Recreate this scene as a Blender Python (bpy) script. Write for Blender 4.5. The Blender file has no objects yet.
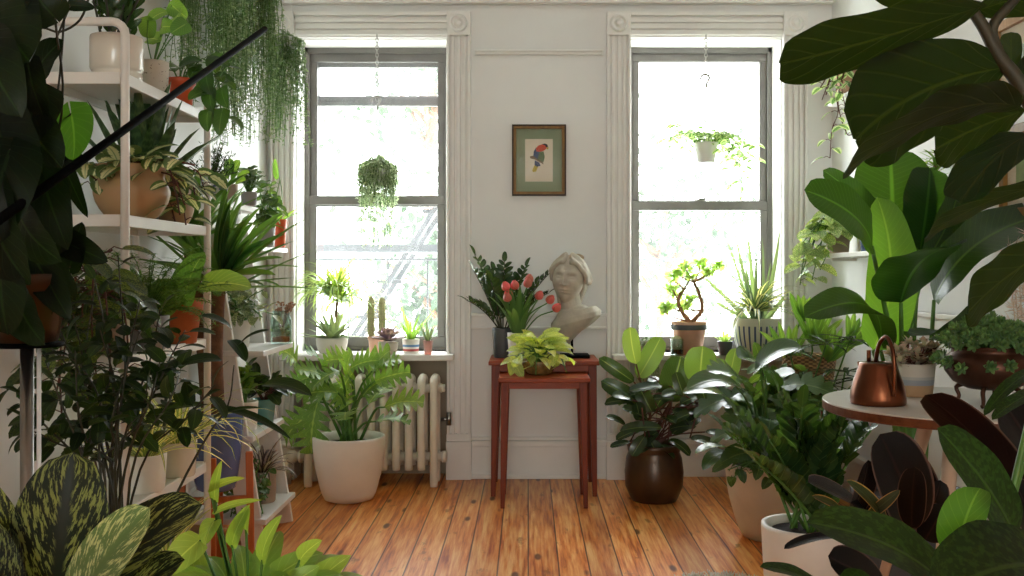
import bpy, bmesh, math, random
from mathutils import Vector, Matrix, Quaternion
PI = math.pi
SC = bpy.context.scene
COL = SC.collection
F = 995.0; U0 = 528.0; V0 = 272.0; D = 5.237; H = 1.084      # lens (px), vanishing point, camera to back wall, camera height

def at(px, py, d):
    """a point seen at a pixel, at distance d in front of the camera"""
    return Vector(((px - U0) / F * d, d - D, H + (V0 - py) / F * d))

def lin(c):
    if isinstance(c, str):
        c = [int(c[i:i + 2], 16) / 255 for i in (0, 2, 4)]
    return tuple((x / 12.92 if x <= .04045 else ((x + .055) / 1.055) ** 2.4) for x in c) + (1.0,)

# ------------------------------------------------------------------ materials
class NT:
    def __init__(s, name):
        s.m = bpy.data.materials.new(name); s.m.use_nodes = True
        s.t = s.m.node_tree; s.t.nodes.clear()
        s.out = s.t.nodes.new('ShaderNodeOutputMaterial')
    def n(s, kind, **kw):
        x = s.t.nodes.new('ShaderNode' + kind)
        for k, v in kw.items():
            setattr(x, k, v)
        return x
    def put(s, sock, v):
        if v is None: return
        if hasattr(v, 'is_output') or isinstance(v, bpy.types.NodeSocket): s.t.links.new(v, sock)
        else: sock.default_value = v
    def math(s, op, a, b=None, c=None, clamp=False):
        x = s.n('Math', operation=op, use_clamp=clamp)
        for i, v in enumerate((a, b, c)):
            s.put(x.inputs[i], v)
        return x.outputs[0]
    def mix(s, f, a, b, bt='MIX'):
        x = s.n('Mix', data_type='RGBA', blend_type=bt)
        s.put(x.inputs[0], f); s.put(x.inputs[6], a); s.put(x.inputs[7], b)
        return x.outputs[2]
    def ramp(s, f, *stops):
        x = s.n('ValToRGB'); e = x.color_ramp.elements
        while len(e) < len(stops): e.new(.5)
        for i, (p, c) in enumerate(stops):
            e[i].position = p; e[i].color = c if len(c) == 4 else tuple(c) + (1,)
        s.put(x.inputs[0], f)
        return x.outputs[0]
    def step(s, v, a, b):
        x = s.n('MapRange', interpolation_type='SMOOTHSTEP')
        s.put(x.inputs[0], v); x.inputs[1].default_value = a; x.inputs[2].default_value = b
        return x.outputs[0]
    def noise(s, vec, scale, detail=3, rough=.5, out=0):
        x = s.n('TexNoise'); s.put(x.inputs['Vector'], vec)
        x.inputs['Scale'].default_value = scale; x.inputs['Detail'].default_value = detail; x.inputs['Roughness'].default_value = rough
        return x.outputs[out]
    def mapping(s, vec, scale=(1, 1, 1), loc=(0, 0, 0)):
        x = s.n('Mapping'); s.put(x.inputs[0], vec); x.inputs['Scale'].default_value = scale; x.inputs['Location'].default_value = loc
        return x.outputs[0]
    def bump(s, h, strength=.3, dist=.01):
        x = s.n('Bump'); s.put(x.inputs['Height'], h); x.inputs['Strength'].default_value = strength; x.inputs['Distance'].default_value = dist
        return x.outputs[0]
    def bsdf(s, color, rough=.5, metal=0, normal=None, spec=.5, coat=0):
        x = s.n('BsdfPrincipled')
        s.put(x.inputs['Base Color'], color); s.put(x.inputs['Roughness'], rough); s.put(x.inputs['Metallic'], metal)
        x.inputs['Specular IOR Level'].default_value = spec; x.inputs['Coat Weight'].default_value = coat
        if normal is not None: s.put(x.inputs['Normal'], normal)
        return x.outputs[0]
    def done(s, sh):
        s.t.links.new(sh, s.out.inputs[0]); return s.m
    def coord(s, k='Object'):
        return s.n('TexCoord').outputs[k]
    def uv(s):
        x = s.n('SeparateXYZ'); s.put(x.inputs[0], s.n('UVMap').outputs[0])
        return x.outputs[0], x.outputs[1]

def simple(name, c, rough=.5, metal=0, var=.12, scale=14, bump=0, spec=.5, coat=0):
    t = NT(name); o = t.coord(); c = lin(c)
    nz = t.noise(o, scale, 4)
    dark = tuple(x * (1 - var) for x in c[:3]) + (1,); lite = tuple(min(1, x * (1 + var)) for x in c[:3]) + (1,)
    col = t.ramp(nz, (.3, dark), (.7, lite))
    nm = t.bump(t.noise(o, scale * 4, 3), bump, .004) if bump else None
    return t.done(t.bsdf(col, rough, metal, nm, spec, coat))

def leafmat(name, top, vein=None, under=None, rough=.38, trans=.35, tcol=None, rib=.05, nv=9, vs=.35, pat=None, c2=None, spec=.5, slant=.35, bump=.25, vary=.5):
    t = NT(name); u, v = t.uv()
    ac = t.math('MULTIPLY', t.math('ABSOLUTE', t.math('SUBTRACT', u, .5)), 2.0)
    at_ = t.n('Attribute', attribute_name='rnd').outputs['Fac']
    top = lin(top); vein = lin(vein) if vein else tuple(min(1, x * 1.9 + .01) for x in top[:3]) + (1,)
    col = top
    geo = t.n('NewGeometry')
    if under:
        col = t.mix(geo.outputs['Backfacing'], top, lin(under))
    if pat:
        pc = lin(c2)
        uvn = t.n('UVMap').outputs[0]
        cv = t.n('CombineXYZ'); t.put(cv.inputs[0], u); t.put(cv.inputs[1], v); t.put(cv.inputs[2], t.math('MULTIPLY', at_, 37.0))
        if pat == 'margin':      # pale edge
            nz = t.noise(t.mapping(cv.outputs[0], (3, 5, 1)), 2.5, 2)
            f = t.step(t.math('ADD', ac, t.math('MULTIPLY', nz, .7)), .72, .86)
        elif pat == 'centre':    # pale middle
            nz = t.noise(t.mapping(cv.outputs[0], (3, 5, 1)), 2.5, 2)
            f = t.step(t.math('ADD', ac, t.math('MULTIPLY', nz, .6)), .78, .62)
        elif pat == 'patch':     # streaked blotches that follow the veins
            sl = t.math('SUBTRACT', v, t.math('MULTIPLY', ac, .42))
            c3 = t.n('CombineXYZ'); t.put(c3.inputs[0], t.math('MULTIPLY', u, 9.0)); t.put(c3.inputs[1], t.math('MULTIPLY', sl, 19.0)); t.put(c3.inputs[2], t.math('MULTIPLY', at_, 37.0))
            nz = t.noise(c3.outputs[0], 1.3, 4, .7)
            f = t.math('MULTIPLY', t.step(nz, .5, .57), t.step(ac, .06, .2))
        elif pat == 'mottle':
            nz = t.noise(t.mapping(cv.outputs[0], (4, 9, 1)), 3.0, 4)
            f = t.step(nz, .47, .6)
        elif pat == 'band':      # cross bands
            nz = t.noise(cv.outputs[0], 6, 2)
            w = t.math('SINE', t.math('ADD', t.math('MULTIPLY', v, 60.0), t.math('MULTIPLY', nz, 9.0)))
            f = t.math('MULTIPLY', t.step(w, -.2, .7), .7)
        elif pat == 'edge':      # thin yellow/red rim
            f = t.step(ac, .78, .95)
        elif pat == 'rim':
            f = t.step(ac, .90, .97)
        elif pat == 'tip':
            f = t.step(t.math('ADD', v, t.math('MULTIPLY', ac, .2)), .45, 1.0)
        col = t.mix(f, col, pc)
    ph = t.math('FRACT', t.math('SUBTRACT', t.math('MULTIPLY', v, float(nv)), t.math('MULTIPLY', ac, float(nv) * slant)))
    vl = t.step(t.math('ABSOLUTE', t.math('SUBTRACT', ph, .5)), .10, .0)
    vl = t.math('MULTIPLY', vl, vs)
    rb = t.math('MULTIPLY', t.step(ac, rib + .03, rib * .4), .8 if rib else 0.0)
    vm = t.math('MAXIMUM', vl, rb)
    col = t.mix(vm, col, vein)
    hsv = t.n('HueSaturation'); t.put(hsv.inputs['Color'], col)
    t.put(hsv.inputs['Value'], t.math('ADD', t.math('MULTIPLY', at_, vary), 1 - vary / 2))
    t.put(hsv.inputs['Hue'], t.math('ADD', t.math('MULTIPLY', at_, -.03), .515))
    hsv.inputs['Saturation'].default_value = .86
    col = hsv.outputs[0]
    nm = t.bump(vm, bump, .004) if bump else None
    b = t.bsdf(col, rough, 0, nm, spec)
    tr = t.n('BsdfTranslucent')
    g = t.n('Mix', data_type='RGBA', blend_type='MULTIPLY'); g.inputs[0].default_value = 1
    t.put(g.inputs[6], col); g.inputs[7].default_value = tuple(tcol or (2.6, 2.2, .7)) + (1,)
    t.put(tr.inputs[0], g.outputs[2])
    mx = t.n('MixShader'); mx.inputs[0].default_value = trans
    t.t.links.new(b, mx.inputs[1]); t.t.links.new(tr.outputs[0], mx.inputs[2])
    return t.done(mx.outputs[0])

# ------------------------------------------------------------------ mesh builder
WL = {}
def empty(name, loc):
    o = bpy.data.objects.new(name, None); COL.objects.link(o); o.location = loc
    o.empty_display_size = .05; WL[o.name] = Vector(loc); return o

def thing(name, label, cat, loc, group=None):
    o = empty(name, loc); o['label'] = label; o['category'] = cat
    if group: o['group'] = group
    return o

def tag(o, label, cat, group=None):
    o['label'] = label; o['category'] = cat
    if group: o['group'] = group
    return o

class MB:
    def __init__(s):
        s.v = []; s.f = []; s.uv = []; s.r = []; s.m = []
    def add(s, vs, fs, uvs=None, rnd=.5, mi=0):
        b = len(s.v); s.v.extend(tuple(x) for x in vs); s.r.extend([rnd] * len(vs))
        for k, f in enumerate(fs):
            s.f.append(tuple(b + i for i in f)); s.m.append(mi)
            s.uv.extend((uvs[i] if uvs else (0, 0)) for i in f)
        return s
    def grid(s, rows, uvr=None, close=False, rnd=.5, mi=0):
        nr = len(rows); nc = len(rows[0]); vs = [p for r in rows for p in r]; fs = []
        uvs = uvr or [(j / max(nc - 1, 1), i / max(nr - 1, 1)) for i in range(nr) for j in range(nc)]
        for i in range(nr - 1):
            for j in range(nc if close else nc - 1):
                k = (j + 1) % nc
                fs.append((i * nc + j, i * nc + k, (i + 1) * nc + k, (i + 1) * nc + j))
        return s.add(vs, fs, uvs, rnd, mi)
    def box(s, x0, x1, y0, y1, z0, z1, mi=0):
        p = [(x, y, z) for z in (z0, z1) for y in (y0, y1) for x in (x0, x1)]
        f = [(0, 2, 3, 1), (4, 5, 7, 6), (0, 1, 5, 4), (2, 6, 7, 3), (0, 4, 6, 2), (1, 3, 7, 5)]
        return s.add(p, f, None, .5, mi)
    def bar(s, a, b, w, t, up=(0, 0, 1), w2=None, t2=None, mi=0):
        """square bar a->b; w along side, t along up"""
        a = Vector(a); b = Vector(b); d = (b - a).normalized(); sd = d.cross(Vector(up)).normalized(); u = sd.cross(d)
        p = []
        for c, ww, tt in ((a, w, t), (b, w2 or w, t2 or t)):
            for i, j in ((-1, -1), (1, -1), (1, 1), (-1, 1)):
                p.append(c + sd * (i * ww / 2) + u * (j * tt / 2))
        return s.add(p, [(3, 2, 1, 0), (4, 5, 6, 7), (0, 1, 5, 4), (1, 2, 6, 5), (2, 3, 7, 6), (3, 0, 4, 7)], None, .5, mi)
    def tube(s, pts, r, n=6, cap=True, rnd=.5, mi=0):
        pts = [Vector(p) for p in pts]; m = len(pts)
        rr = r if isinstance(r, (list, tuple)) else [r] * m
        if len(rr) == 2 and m > 2: rr = [rr[0] + (rr[1] - rr[0]) * i / (m - 1) for i in range(m)]
        t0 = (pts[1] - pts[0]).normalized()
        ref = Vector((0, 0, 1)) if abs(t0.z) < .9 else Vector((1, 0, 0))
        a = t0.cross(ref).normalized(); rows = []
        for i, p in enumerate(pts):
            t = (pts[min(i + 1, m - 1)] - pts[max(i - 1, 0)])
            t = t.normalized() if t.length > 1e-9 else t0
            a = (a - t * a.dot(t)); a = a.normalized() if a.length > 1e-6 else t.orthogonal().normalized()
            b = t.cross(a)
            rows.append([p + (a * math.cos(2 * PI * k / n) + b * math.sin(2 * PI * k / n)) * rr[i] for k in range(n)])
        base = len(s.v)
        s.grid(rows, None, True, rnd, mi)
        if cap:
            s.f.append(tuple(base + k for k in range(n - 1, -1, -1))); s.m.append(mi); s.uv.extend([(0, 0)] * n)
            s.f.append(tuple(base + (m - 1) * n + k for k in range(n))); s.m.append(mi); s.uv.extend([(1, 1)] * n)
        return s
    def lathe(s, c, prof, n=32, sx=1, sy=1, mi=0, wob=None):
        c = Vector(c); rows = []; uvr = []
        L = [0]
        for (r0, z0), (r1, z1) in zip(prof, prof[1:]): L.append(L[-1] + math.hypot(r1 - r0, z1 - z0))
        for i, (r, z) in enumerate(prof):
            row = []
            for k in range(n + 1):
                a = 2 * PI * k / n; q = r * (1 + (wob(a, z) if wob else 0))
                row.append(c + Vector((q * math.cos(a) * sx, q * math.sin(a) * sy, z))); uvr.append((k / n, L[i] / (L[-1] or 1)))
            rows.append(row)
        return s.grid(rows, uvr, False, .5, mi)
    def ball(s, c, rx, ry=None, rz=None, n=10, m=7, rnd=.5, mi=0):
        ry = ry or rx; rz = rz or rx; c = Vector(c); rows = []
        for i in range(m + 1):
            t = PI * i / m
            rows.append([c + Vector((rx * math.sin(t) * math.cos(2 * PI * k / n), ry * math.sin(t) * math.sin(2 * PI * k / n), -rz * math.cos(t))) for k in range(n)])
        return s.grid(rows, None, True, rnd, mi)
    # --- leaves
    def leaf(s, pts, side, W, prof=(.6, .8), fold=.25, wave=0, nwave=3, nu=2, k=0, rnd=None, lobes=None, roll=0, mi=0, cup=0):
        pts = [Vector(p) for p in pts]; m = len(pts); side = Vector(side).normalized()
        rnd = random.random() if rnd is None else rnd
        a, b = prof; mx = (a / (a + b)) ** a * (b / (a + b)) ** b
        L = sum((pts[i + 1] - pts[i]).length for i in range(m - 1)); rows = []; uvr = []
        ph = random.random() * 6.28
        for i, p in enumerate(pts):
            v = i / (m - 1)
            t = (pts[min(i + 1, m - 1)] - pts[max(i - 1, 0)]).normalized()
            sd = (side - t * side.dot(t)); sd = sd.normalized() if sd.length > 1e-6 else t.orthogonal().normalized()
            nn = sd.cross(t)
            if roll:
                q = Quaternion(t, roll * v); sd = q @ sd; nn = q @ nn
            vv = min(max(v, .0), 1)
            w = W / 2 * ((max(vv, 1e-5)) ** a * (max(1 - vv, 1e-5)) ** b) / mx
            if lobes:
                nl, dp, sk = lobes
                x = (vv * nl) % 1.0
                w *= 1 - dp * (abs(2 * x - 1) ** 1.5) * (1 if vv < .93 else .3)
            row = []
            for j in range(-nu, nu + 1):
                u = j / nu; au = abs(u)
                q = p + sd * (u * w * math.cos(fold)) + nn * (au * w * math.sin(fold) + cup * w * u * u)
                if wave: q = q + nn * (wave * W * .5 * au * au * math.sin(nwave * 6.283 * v + ph + (1.9 if u > 0 else 0)))
                if k: q = q - t * (k * L * au * au * (1 - vv) ** 2)
                if lobes: q = q + t * (lobes[2] * w * au)
                row.append(q); uvr.append((u * .5 + .5, vv))
            rows.append(row)
        return s.grid(rows, uvr, False, rnd, mi)
    def chord(s, base, tip, nrm, W, prof=(.6, .8), sag=.08, ssag=0, ns=8, **kw):
        base = Vector(base); tip = Vector(tip); d = tip - base; L = d.length; t = d.normalized()
        n = Vector(nrm); n = (n - t * n.dot(t)); n = n.normalized() if n.length > 1e-6 else t.orthogonal().normalized()
        sd = t.cross(n); pts = []
        for i in range(ns + 1):
            v = i / ns
            if not kw.get('lobes'): v = .65 * v + .35 * (.5 - .5 * math.cos(PI * v))
            g = 4 * v * (1 - v)
            pts.append(base + d * v + n * (sag * L * g) + sd * (ssag * L * g))
        return s.leaf(pts, sd, W, prof, **kw)
    def strap(s, base, az, el, L, W, droop, prof=(.12, .7), ns=7, dp=1.5, **kw):
        pts = arc(base, az, el, L, droop, ns, dp)
        return s.leaf(pts, (math.sin(az), -math.cos(az), 0), W, prof, **kw)
    def build(s, name, mat, parent=None, smooth=True, bevel=0, sub=0, solid=0, remesh=0):
        me = bpy.data.meshes.new(name)
        off = WL[parent.name] if parent is not None else Vector((0, 0, 0))
        if parent is None:
            xs = [v[0] for v in s.v]; ys = [v[1] for v in s.v]; zs = [v[2] for v in s.v]
            off = Vector(((min(xs) + max(xs)) / 2, (min(ys) + max(ys)) / 2, min(zs)))
        me.from_pydata([(v[0] - off.x, v[1] - off.y, v[2] - off.z) for v in s.v], [], s.f)
        ul = me.uv_layers.new(name='UVMap')
        if s.uv: ul.data.foreach_set('uv', [c for p in s.uv for c in p])
        a = me.attributes.new('rnd', 'FLOAT', 'POINT'); a.data.foreach_set('value', s.r)
        for mt in (mat if isinstance(mat, (list, tuple)) else [mat]): me.materials.append(mt)
        me.polygons.foreach_set('material_index', s.m)
        me.polygons.foreach_set('use_smooth', [smooth] * len(s.f))
        me.update()
        o = bpy.data.objects.new(name, me); COL.objects.link(o)
        if parent is not None: o.parent = parent
        else: o.location = off
        WL[o.name] = off.copy()
        if remesh:
            md = o.modifiers.new('remesh', 'REMESH'); md.mode = 'VOXEL'; md.voxel_size = remesh; md.use_smooth_shade = True
            md = o.modifiers.new('smooth', 'SMOOTH'); md.iterations = 2
        if bevel:
            md = o.modifiers.new('bevel', 'BEVEL'); md.width = bevel; md.segments = 2; md.limit_method = 'ANGLE'; md.angle_limit = .6
        if solid:
            md = o.modifiers.new('solid', 'SOLIDIFY'); md.thickness = solid
        if sub:
            md = o.modifiers.new('sub', 'SUBSURF'); md.levels = sub; md.render_levels = sub
        return o

def arc(base, az, el, L, droop, n=7, dp=1.5):
    p = Vector(base); out = [p.copy()]
    for i in range(n):
        e = el - droop * ((i + .5) / n) ** dp
        p = p + Vector((math.cos(az) * math.cos(e), math.sin(az) * math.cos(e), math.sin(e))) * (L / n)
        out.append(p.copy())
    return out

def bez(pts, n=16):
    """smooth polyline through points (Catmull-Rom)"""
    P = [Vector(p) for p in pts]; P = [P[0] * 2 - P[1]] + P + [P[-1] * 2 - P[-2]]; out = []
    segs = len(P) - 3; per = max(2, n // segs)
    for i in range(segs):
        a, b, c, d = P[i:i + 4]
        for k in range(per):
            t = k / per
            out.append(.5 * ((2 * b) + (c - a) * t + (2 * a - 5 * b + 4 * c - d) * t * t + (3 * b - a - 3 * c + d) * t ** 3))
    out.append(P[-2].copy()); return out

def rv(s=1.0): return Vector((random.uniform(-s, s), random.uniform(-s, s), random.uniform(-s, s)))
R = random.uniform

# ------------------------------------------------------------------ plant growers
def tuft(L, c, n, ln, W, el, droop, prof=(.12, .7), az=(0, 2 * PI), r0=.008, dz=0, fold=.3, **kw):
    for i in range(n):
        a = az[0] + (az[1] - az[0]) * ((i * .381966) % 1.0 if az[1] - az[0] > 6 else (i + R(.2, .8)) / n)
        e = R(*el); l = R(*ln)
        b = Vector(c) + Vector((math.cos(a) * r0, math.sin(a) * r0, dz * i / n))
        L.strap(b, a, e, l, W * R(.85, 1.1), R(*droop), prof, fold=fold, **kw)

def pinnate(L, S, base, az, el, ln, droop, nl, lL, lW, r=.005, prof=(.6, .8), start=.25, up=.35):
    pts = arc(base, az, el, ln, droop, 14); S.tube(pts, [r, r * .4], 6)
    sd = Vector((math.sin(az), -math.cos(az), 0))
    for i in range(nl):
        v = start + (1 - start) * i / nl; q = v * 14; k = int(q); p = pts[k].lerp(pts[min(k + 1, 14)], q - k)
        t = (pts[min(k + 1, 14)] - pts[k]).normalized() if k < 14 else (pts[14] - pts[13]).normalized()
        nn = sd.cross(t); sg = 1 if i % 2 else -1; sc = math.sin(PI * (.18 + .74 * i / nl)) ** .6
        d = (sd * sg * R(.75, .95) + t * R(.5, .75) + nn * up * R(.5, 1.3)).normalized()
        L.chord(p, p + d * lL * sc * R(.9, 1.1), nn + rv(.25), lW * sc, prof, sag=.1, ns=5, nu=1, fold=.25)
    L.chord(pts[-1], pts[-1] + (pts[-1] - pts[-2]).normalized() * lL * .8, sd.cross(pts[-1] - pts[-2]), lW * .8, prof, ns=5, nu=1)

def heartleaf(L, p, d, lL, lW, droop=.6, nrm=None, prof=(.42, .9), k=.22, fold=.18, **kw):
    d = Vector(d).normalized(); d.z -= droop; d.normalize()
    n = Vector(nrm) if nrm is not None else Vector((0, 0, 1)) + rv(.35)
    L.chord(p, Vector(p) + d * lL, n, lW, prof, sag=.1, ns=7, k=k, fold=fold, **kw)

def vine(L, S, pts, gap, lL, lW, r=.0025, prof=(.42, .9), k=.22, pet=.5, droop=.7, out=None, **kw):
    """trailing stem with leaves alternating along it"""
    P = bez(pts, max(10, 6 * len(pts))); S.tube(P, r, 5); acc = 0; sg = 1
    for a, b in zip(P, P[1:]):
        acc += (b - a).length
        while acc > gap:
            acc -= gap; t = (b - a).normalized(); sg = -sg
            sd = t.cross(Vector((0, 0, 1)) if abs(t.z) < .8 else Vector((R(-1, 1), R(-1, 1), 0)))
            sd = sd.normalized() if sd.length > 1e-4 else Vector((1, 0, 0))
            d = (sd * sg + rv(.5) + (Vector(out) if out else Vector((0, -.2, 0)))).normalized(); d.z = abs(d.z) * .4
            q = b + d * (lL * pet); S.tube([b, b.lerp(q, .5) + Vector((0, 0, lL * .12)), q], r * .6, 4)
            s = R(.7, 1.15)
            heartleaf(L, q, d, lL * s, lW * s, droop * R(.6, 1.5), Vector((0, -.5, .7)) + d * .5 + rv(.4), prof, k, **kw)

def mound(L, S, c, n, rad, lL, lW, prof=(.42, .9), k=.2, az=(0, 2 * PI), el=(.1, 1.4), r=.003, droop=.5, bias=None, fold=.18, lean=.9, pull=.25, **kw):
    """petioles rising from a crown, each with one leaf"""
    c = Vector(c); rx, ry, rz = rad
    for i in range(n):
        a = az[0] + (az[1] - az[0]) * ((i * .381966 + R(-.05, .05)) % 1.0); e = el[0] + (el[1] - el[0]) * (((i * .7548) % 1.0) ** .8)
        q = R(.6, 1)
        p = c + Vector((rx * math.cos(a) * math.cos(e), ry * math.sin(a) * math.cos(e), rz * math.sin(e))) * q
        if bias: p += Vector(bias) * q
        m = c.lerp(p, .5) + Vector((0, 0, rz * .18))
        S.tube(bez([c + rv(.01), m, p], 6), [r, r * .6], 5)
        o = Vector((math.cos(a), math.sin(a), 0)); d = o * lean + Vector((0, 0, math.sin(e) * .5)) + rv(.25)
        s = R(.75, 1.15)
        heartleaf(L, p, d, lL * s, lW * s, droop * R(.4, 1.3), Vector((0, 0, 1)) + o * .5 + Vector((0, -pull, 0)) + rv(.3), prof, k, fold, **kw)

def strands(L, S, c, n, rad, ln, gap, sz, r=.0012, mound_h=.05, prof=(.5, .7), bead=False, swing=.0):
    for i in range(n):
        a = R(0, 2 * PI); q = math.sqrt(R(.15, 1)); l = R(*ln)
        x = Vector(c) + Vector((math.cos(a) * rad * q, math.sin(a) * rad * q, 0))
        top = Vector(c) + Vector((math.cos(a) * rad * q * .5, math.sin(a) * rad * q * .5, mound_h * (1.2 - q)))
        kx, ky = R(-.02, .02) + swing, R(-.02, .02); ph = R(0, 6)
        P = [top] + [x + Vector((kx * t * 3 * l + .006 * math.sin(ph + 9 * t), ky * t * 3 * l + .006 * math.cos(ph + 7 * t), -l * t)) for t in [j / 6 for j in range(7)]]
        if l < .05: continue
        S.tube(P, r, 4, False); acc = 0
        for p0, p1 in zip(P, P[1:]):
            acc += (p1 - p0).length; m = int(acc / gap); acc -= m * gap
            for j in range(m):
                p = p0.lerp(p1, (j + R(0, 1)) / m); b = R(0, 6.28); s = sz * R(.6, 1.15)
                if bead: L.ball(p + Vector((math.cos(b), math.sin(b), 0)) * s * .6, s * .5, n=6, m=4, rnd=R(0, 1))
                else:
                    d = Vector((math.cos(b), math.sin(b), R(-.9, .3)))
                    L.chord(p, p + d.normalized() * s, Vector((0, 0, 1)) + rv(.5), s * .5, prof, ns=3, nu=1, fold=.3)

def bushy(L, S, base, tips, per, lL, lW, prof=(.6, .8), r=(.006, .002), k=0, droop=.3, start=.35, spread=.9, **kw):
    """woody stems from base through way-points, leaves alternating round them"""
    for tp in tips:
        P = bez([base] + list(tp) if isinstance(tp, (list, tuple)) else [base, (Vector(base) + tp) * .5 + rv(.03), tp], 16)
        S.tube(P, list(r), 6); n = len(P) - 1
        for i in range(per):
            v = start + (1 - start) * (i + R(0, .6)) / per; q = min(v, .999) * n; j = int(q); p = P[j].lerp(P[j + 1], q - j); t = (P[j + 1] - P[j]).normalized()
            a = i * 2.4 + R(-.4, .4); o = t.orthogonal().normalized(); o = Quaternion(t, a) @ o
            d = (o * spread + t * .6).normalized(); s = R(.65, 1.1)
            e = p + d * lL * .18; S.tube([p, e], r[1] * .7, 4, False)
            heartleaf(L, e, d, lL * s, lW * s, droop * R(.2, 1.6), Vector((0, -.25, 1)) + o * .3 + rv(.35), prof, k, **kw)

# ------------------------------------------------------------------ pots
def pot_profile(kind, rt, rb, h, soil=.85, th=.006):
    z = h * soil
    if kind == 'taper': out = [(rb * .9, 0), (rb, .002), (rt * .93, h * .74), (rt, h * .75), (rt * 1.03, h * .97), (rt * 1.02, h)]
    elif kind == 'cyl': out = [(rb * .93, 0), (rb, .006), (rt, h * .97), (rt * .995, h)]
    elif kind == 'egg': out = [(rb * .8, 0), (rb, .008)] + [(rb + (rt - rb) * math.sin(PI / 2 * t) ** .85, h * t) for t in (.12, .25, .4, .55, .7, .85, .97)] + [(rt * .99, h)]
    elif kind == 'bowl': out = [(rb * .9, 0), (rb, .004)] + [(rb + (rt - rb) * math.sin(PI / 2 * min(1, t * 1.15)) ** .7, h * t) for t in (.1, .25, .45, .65, .85, .97)] + [(rt * .98, h)]
    elif kind == 'belly': out = [(rb * .9, 0), (rb, .004)] + [(rb + (rt * 1.07 - rb) * math.sin(PI / 2 * min(1, t / .52)) ** .9, h * t) for t in (.08, .2, .33, .45, .54)] + [(rt * 1.04, h * .6), (rt * .95, h * .7), (rt * .9, h * .8), (rt * .93, h * .9), (rt, h * .97), (rt, h)]
    elif kind == 'tier': out = [(rb * .85, 0), (rb * 1.04, .006), (rb * 1.09, h * .05), (rb * 1.09, h * .27), (rb * 1.03, h * .31), (rt * .96, h * .33), (rt, h * .38), (rt, h * .96), (rt * .985, h)]
    elif kind == 'jar': out = [(rb, 0), (rb * 1.08, h * .05), (rt * 1.03, h * .25), (rt * 1.06, h * .5), (rt * 1.0, h * .75), (rt * .92, h * .85), (rt * .96, h * .93), (rt, h)]
    ri = out[-1][0] - th
    rs = min(ri, max(r for r, zz in out if zz <= max(z, h * .5)) - th)
    return out + [(ri, h - .001), (rs if kind not in ('egg',) else ri - .004, z), (rs * .98, z - .01)], (rs, z)

def pot(parent, loc, kind, rt, rb, h, mat, soil=.88, n=36, th=.006, sx=1, sy=1, name='pot', soilm=None):
    P, (rs, zs) = pot_profile(kind, rt, rb, h, soil, th)
    loc = Vector(loc); m = MB(); m.add([loc + Vector((math.cos(2 * PI * k / n) * P[0][0] * sx, math.sin(2 * PI * k / n) * P[0][0] * sy, 0)) for k in range(n)], [tuple(range(n - 1, -1, -1))])
    m.lathe(loc, P, n, sx, sy); o = m.build(name, mat, parent)
    m = MB(); random.seed(int(rt * 9999)); rows = []
    for i in range(5):
        q = rs * (1.005 if i == 4 else i / 4)
        rows.append([loc + Vector((q * math.cos(2 * PI * k / 20) * sx, q * math.sin(2 * PI * k / 20) * sy, zs + (R(-.003, .005) if 0 < i < 4 else 0))) for k in range(20)])
    m.grid(rows, None, True); m.build('soil', soilm or M['soil'], parent)
    return loc + Vector((0, 0, zs))

def fin(root, L, S, lm, sm, lname='foliage', sname='stem'):
    for q in (L, S):
        if q is not None: q.v = [(min(max(v[0], XL + .008), XR - .008), min(v[1], -.012) if not (W1[0] < v[0] < W1[1] or W2[0] < v[0] < W2[1]) else min(v[1], SB - .045), v[2]) if v[1] < .5 else v for v in q.v]
    if S is not None and S.f: S.build(sname, sm, root)
    if L.f: return L.build(lname, lm, root)
# ------------------------------------------------------------------ materials used
M = {}
M['white'] = simple('white_paint', 'e6e6e4', .55, var=.03, scale=3, bump=.05)
M['trimw'] = simple('trim_paint', 'e6e4e0', .4, var=.04, scale=6, bump=.05)
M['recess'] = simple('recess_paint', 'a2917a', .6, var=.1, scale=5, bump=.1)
M['shelf'] = simple('white_metal', 'e2dfd8', .35, var=.03)
M['radiator'] = simple('radiator_enamel', 'e6e0d2', .4, var=.05, scale=10, bump=.08)
M['sash'] = simple('painted_sash', '6a6763', .45, var=.12, scale=10)
M['soil'] = simple('potting_soil', '2a2018', .95, var=.4, scale=60, bump=.6)
M['bark'] = simple('brown_bark', '6b4a33', .85, var=.35, scale=40, bump=.5)
M['stemg'] = simple('green_stem', '4f7a2c', .5, var=.2, scale=20)
M['stemd'] = simple('dark_stem', '33301d', .6, var=.25, scale=20)
M['stemr'] = simple('reddish_stem', '5a2d20', .55, var=.25, scale=20)
M['terra'] = simple('terracotta', 'b8643a', .8, var=.12, scale=16, bump=.15)
M['terrapink'] = simple('pink_terracotta', 'dcae98', .8, var=.1, scale=16, bump=.1)
M['orange'] = simple('orange_glaze', 'd2552a', .35, var=.06)
M['whitepot'] = simple('matt_white_ceramic', 'ebe7de', .55, var=.04, scale=8, bump=.05)
M['glossw'] = simple('gloss_white_glaze', 'dcd4c6', .2, var=.05, scale=8)
M['grey'] = simple('grey_ceramic', '8e8c88', .5, var=.08)
M['dgrey'] = simple('charcoal_ceramic', '4b4d50', .5, var=.1)
M['black'] = simple('black_metal', '030303', .7, var=.1, spec=.05)
M['navy'] = simple('blue_glaze', '54689a', .25, var=.2, scale=7, coat=.3)
M['teal'] = simple('teal_glaze', '5f9c98', .25, var=.12, scale=8, coat=.3)
M['beige'] = simple('beige_concrete', 'cfc3b2', .8, var=.07, scale=9, bump=.12)
M['tan'] = simple('tan_stoneware', 'b08f68', .5, var=.14, scale=7, bump=.08)
M['taupe'] = simple('taupe_clay', 'a89684', .7, var=.1)
M['copper'] = simple('polished_copper', '74452e', .3, .95, var=.4, scale=6, bump=.06)
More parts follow.
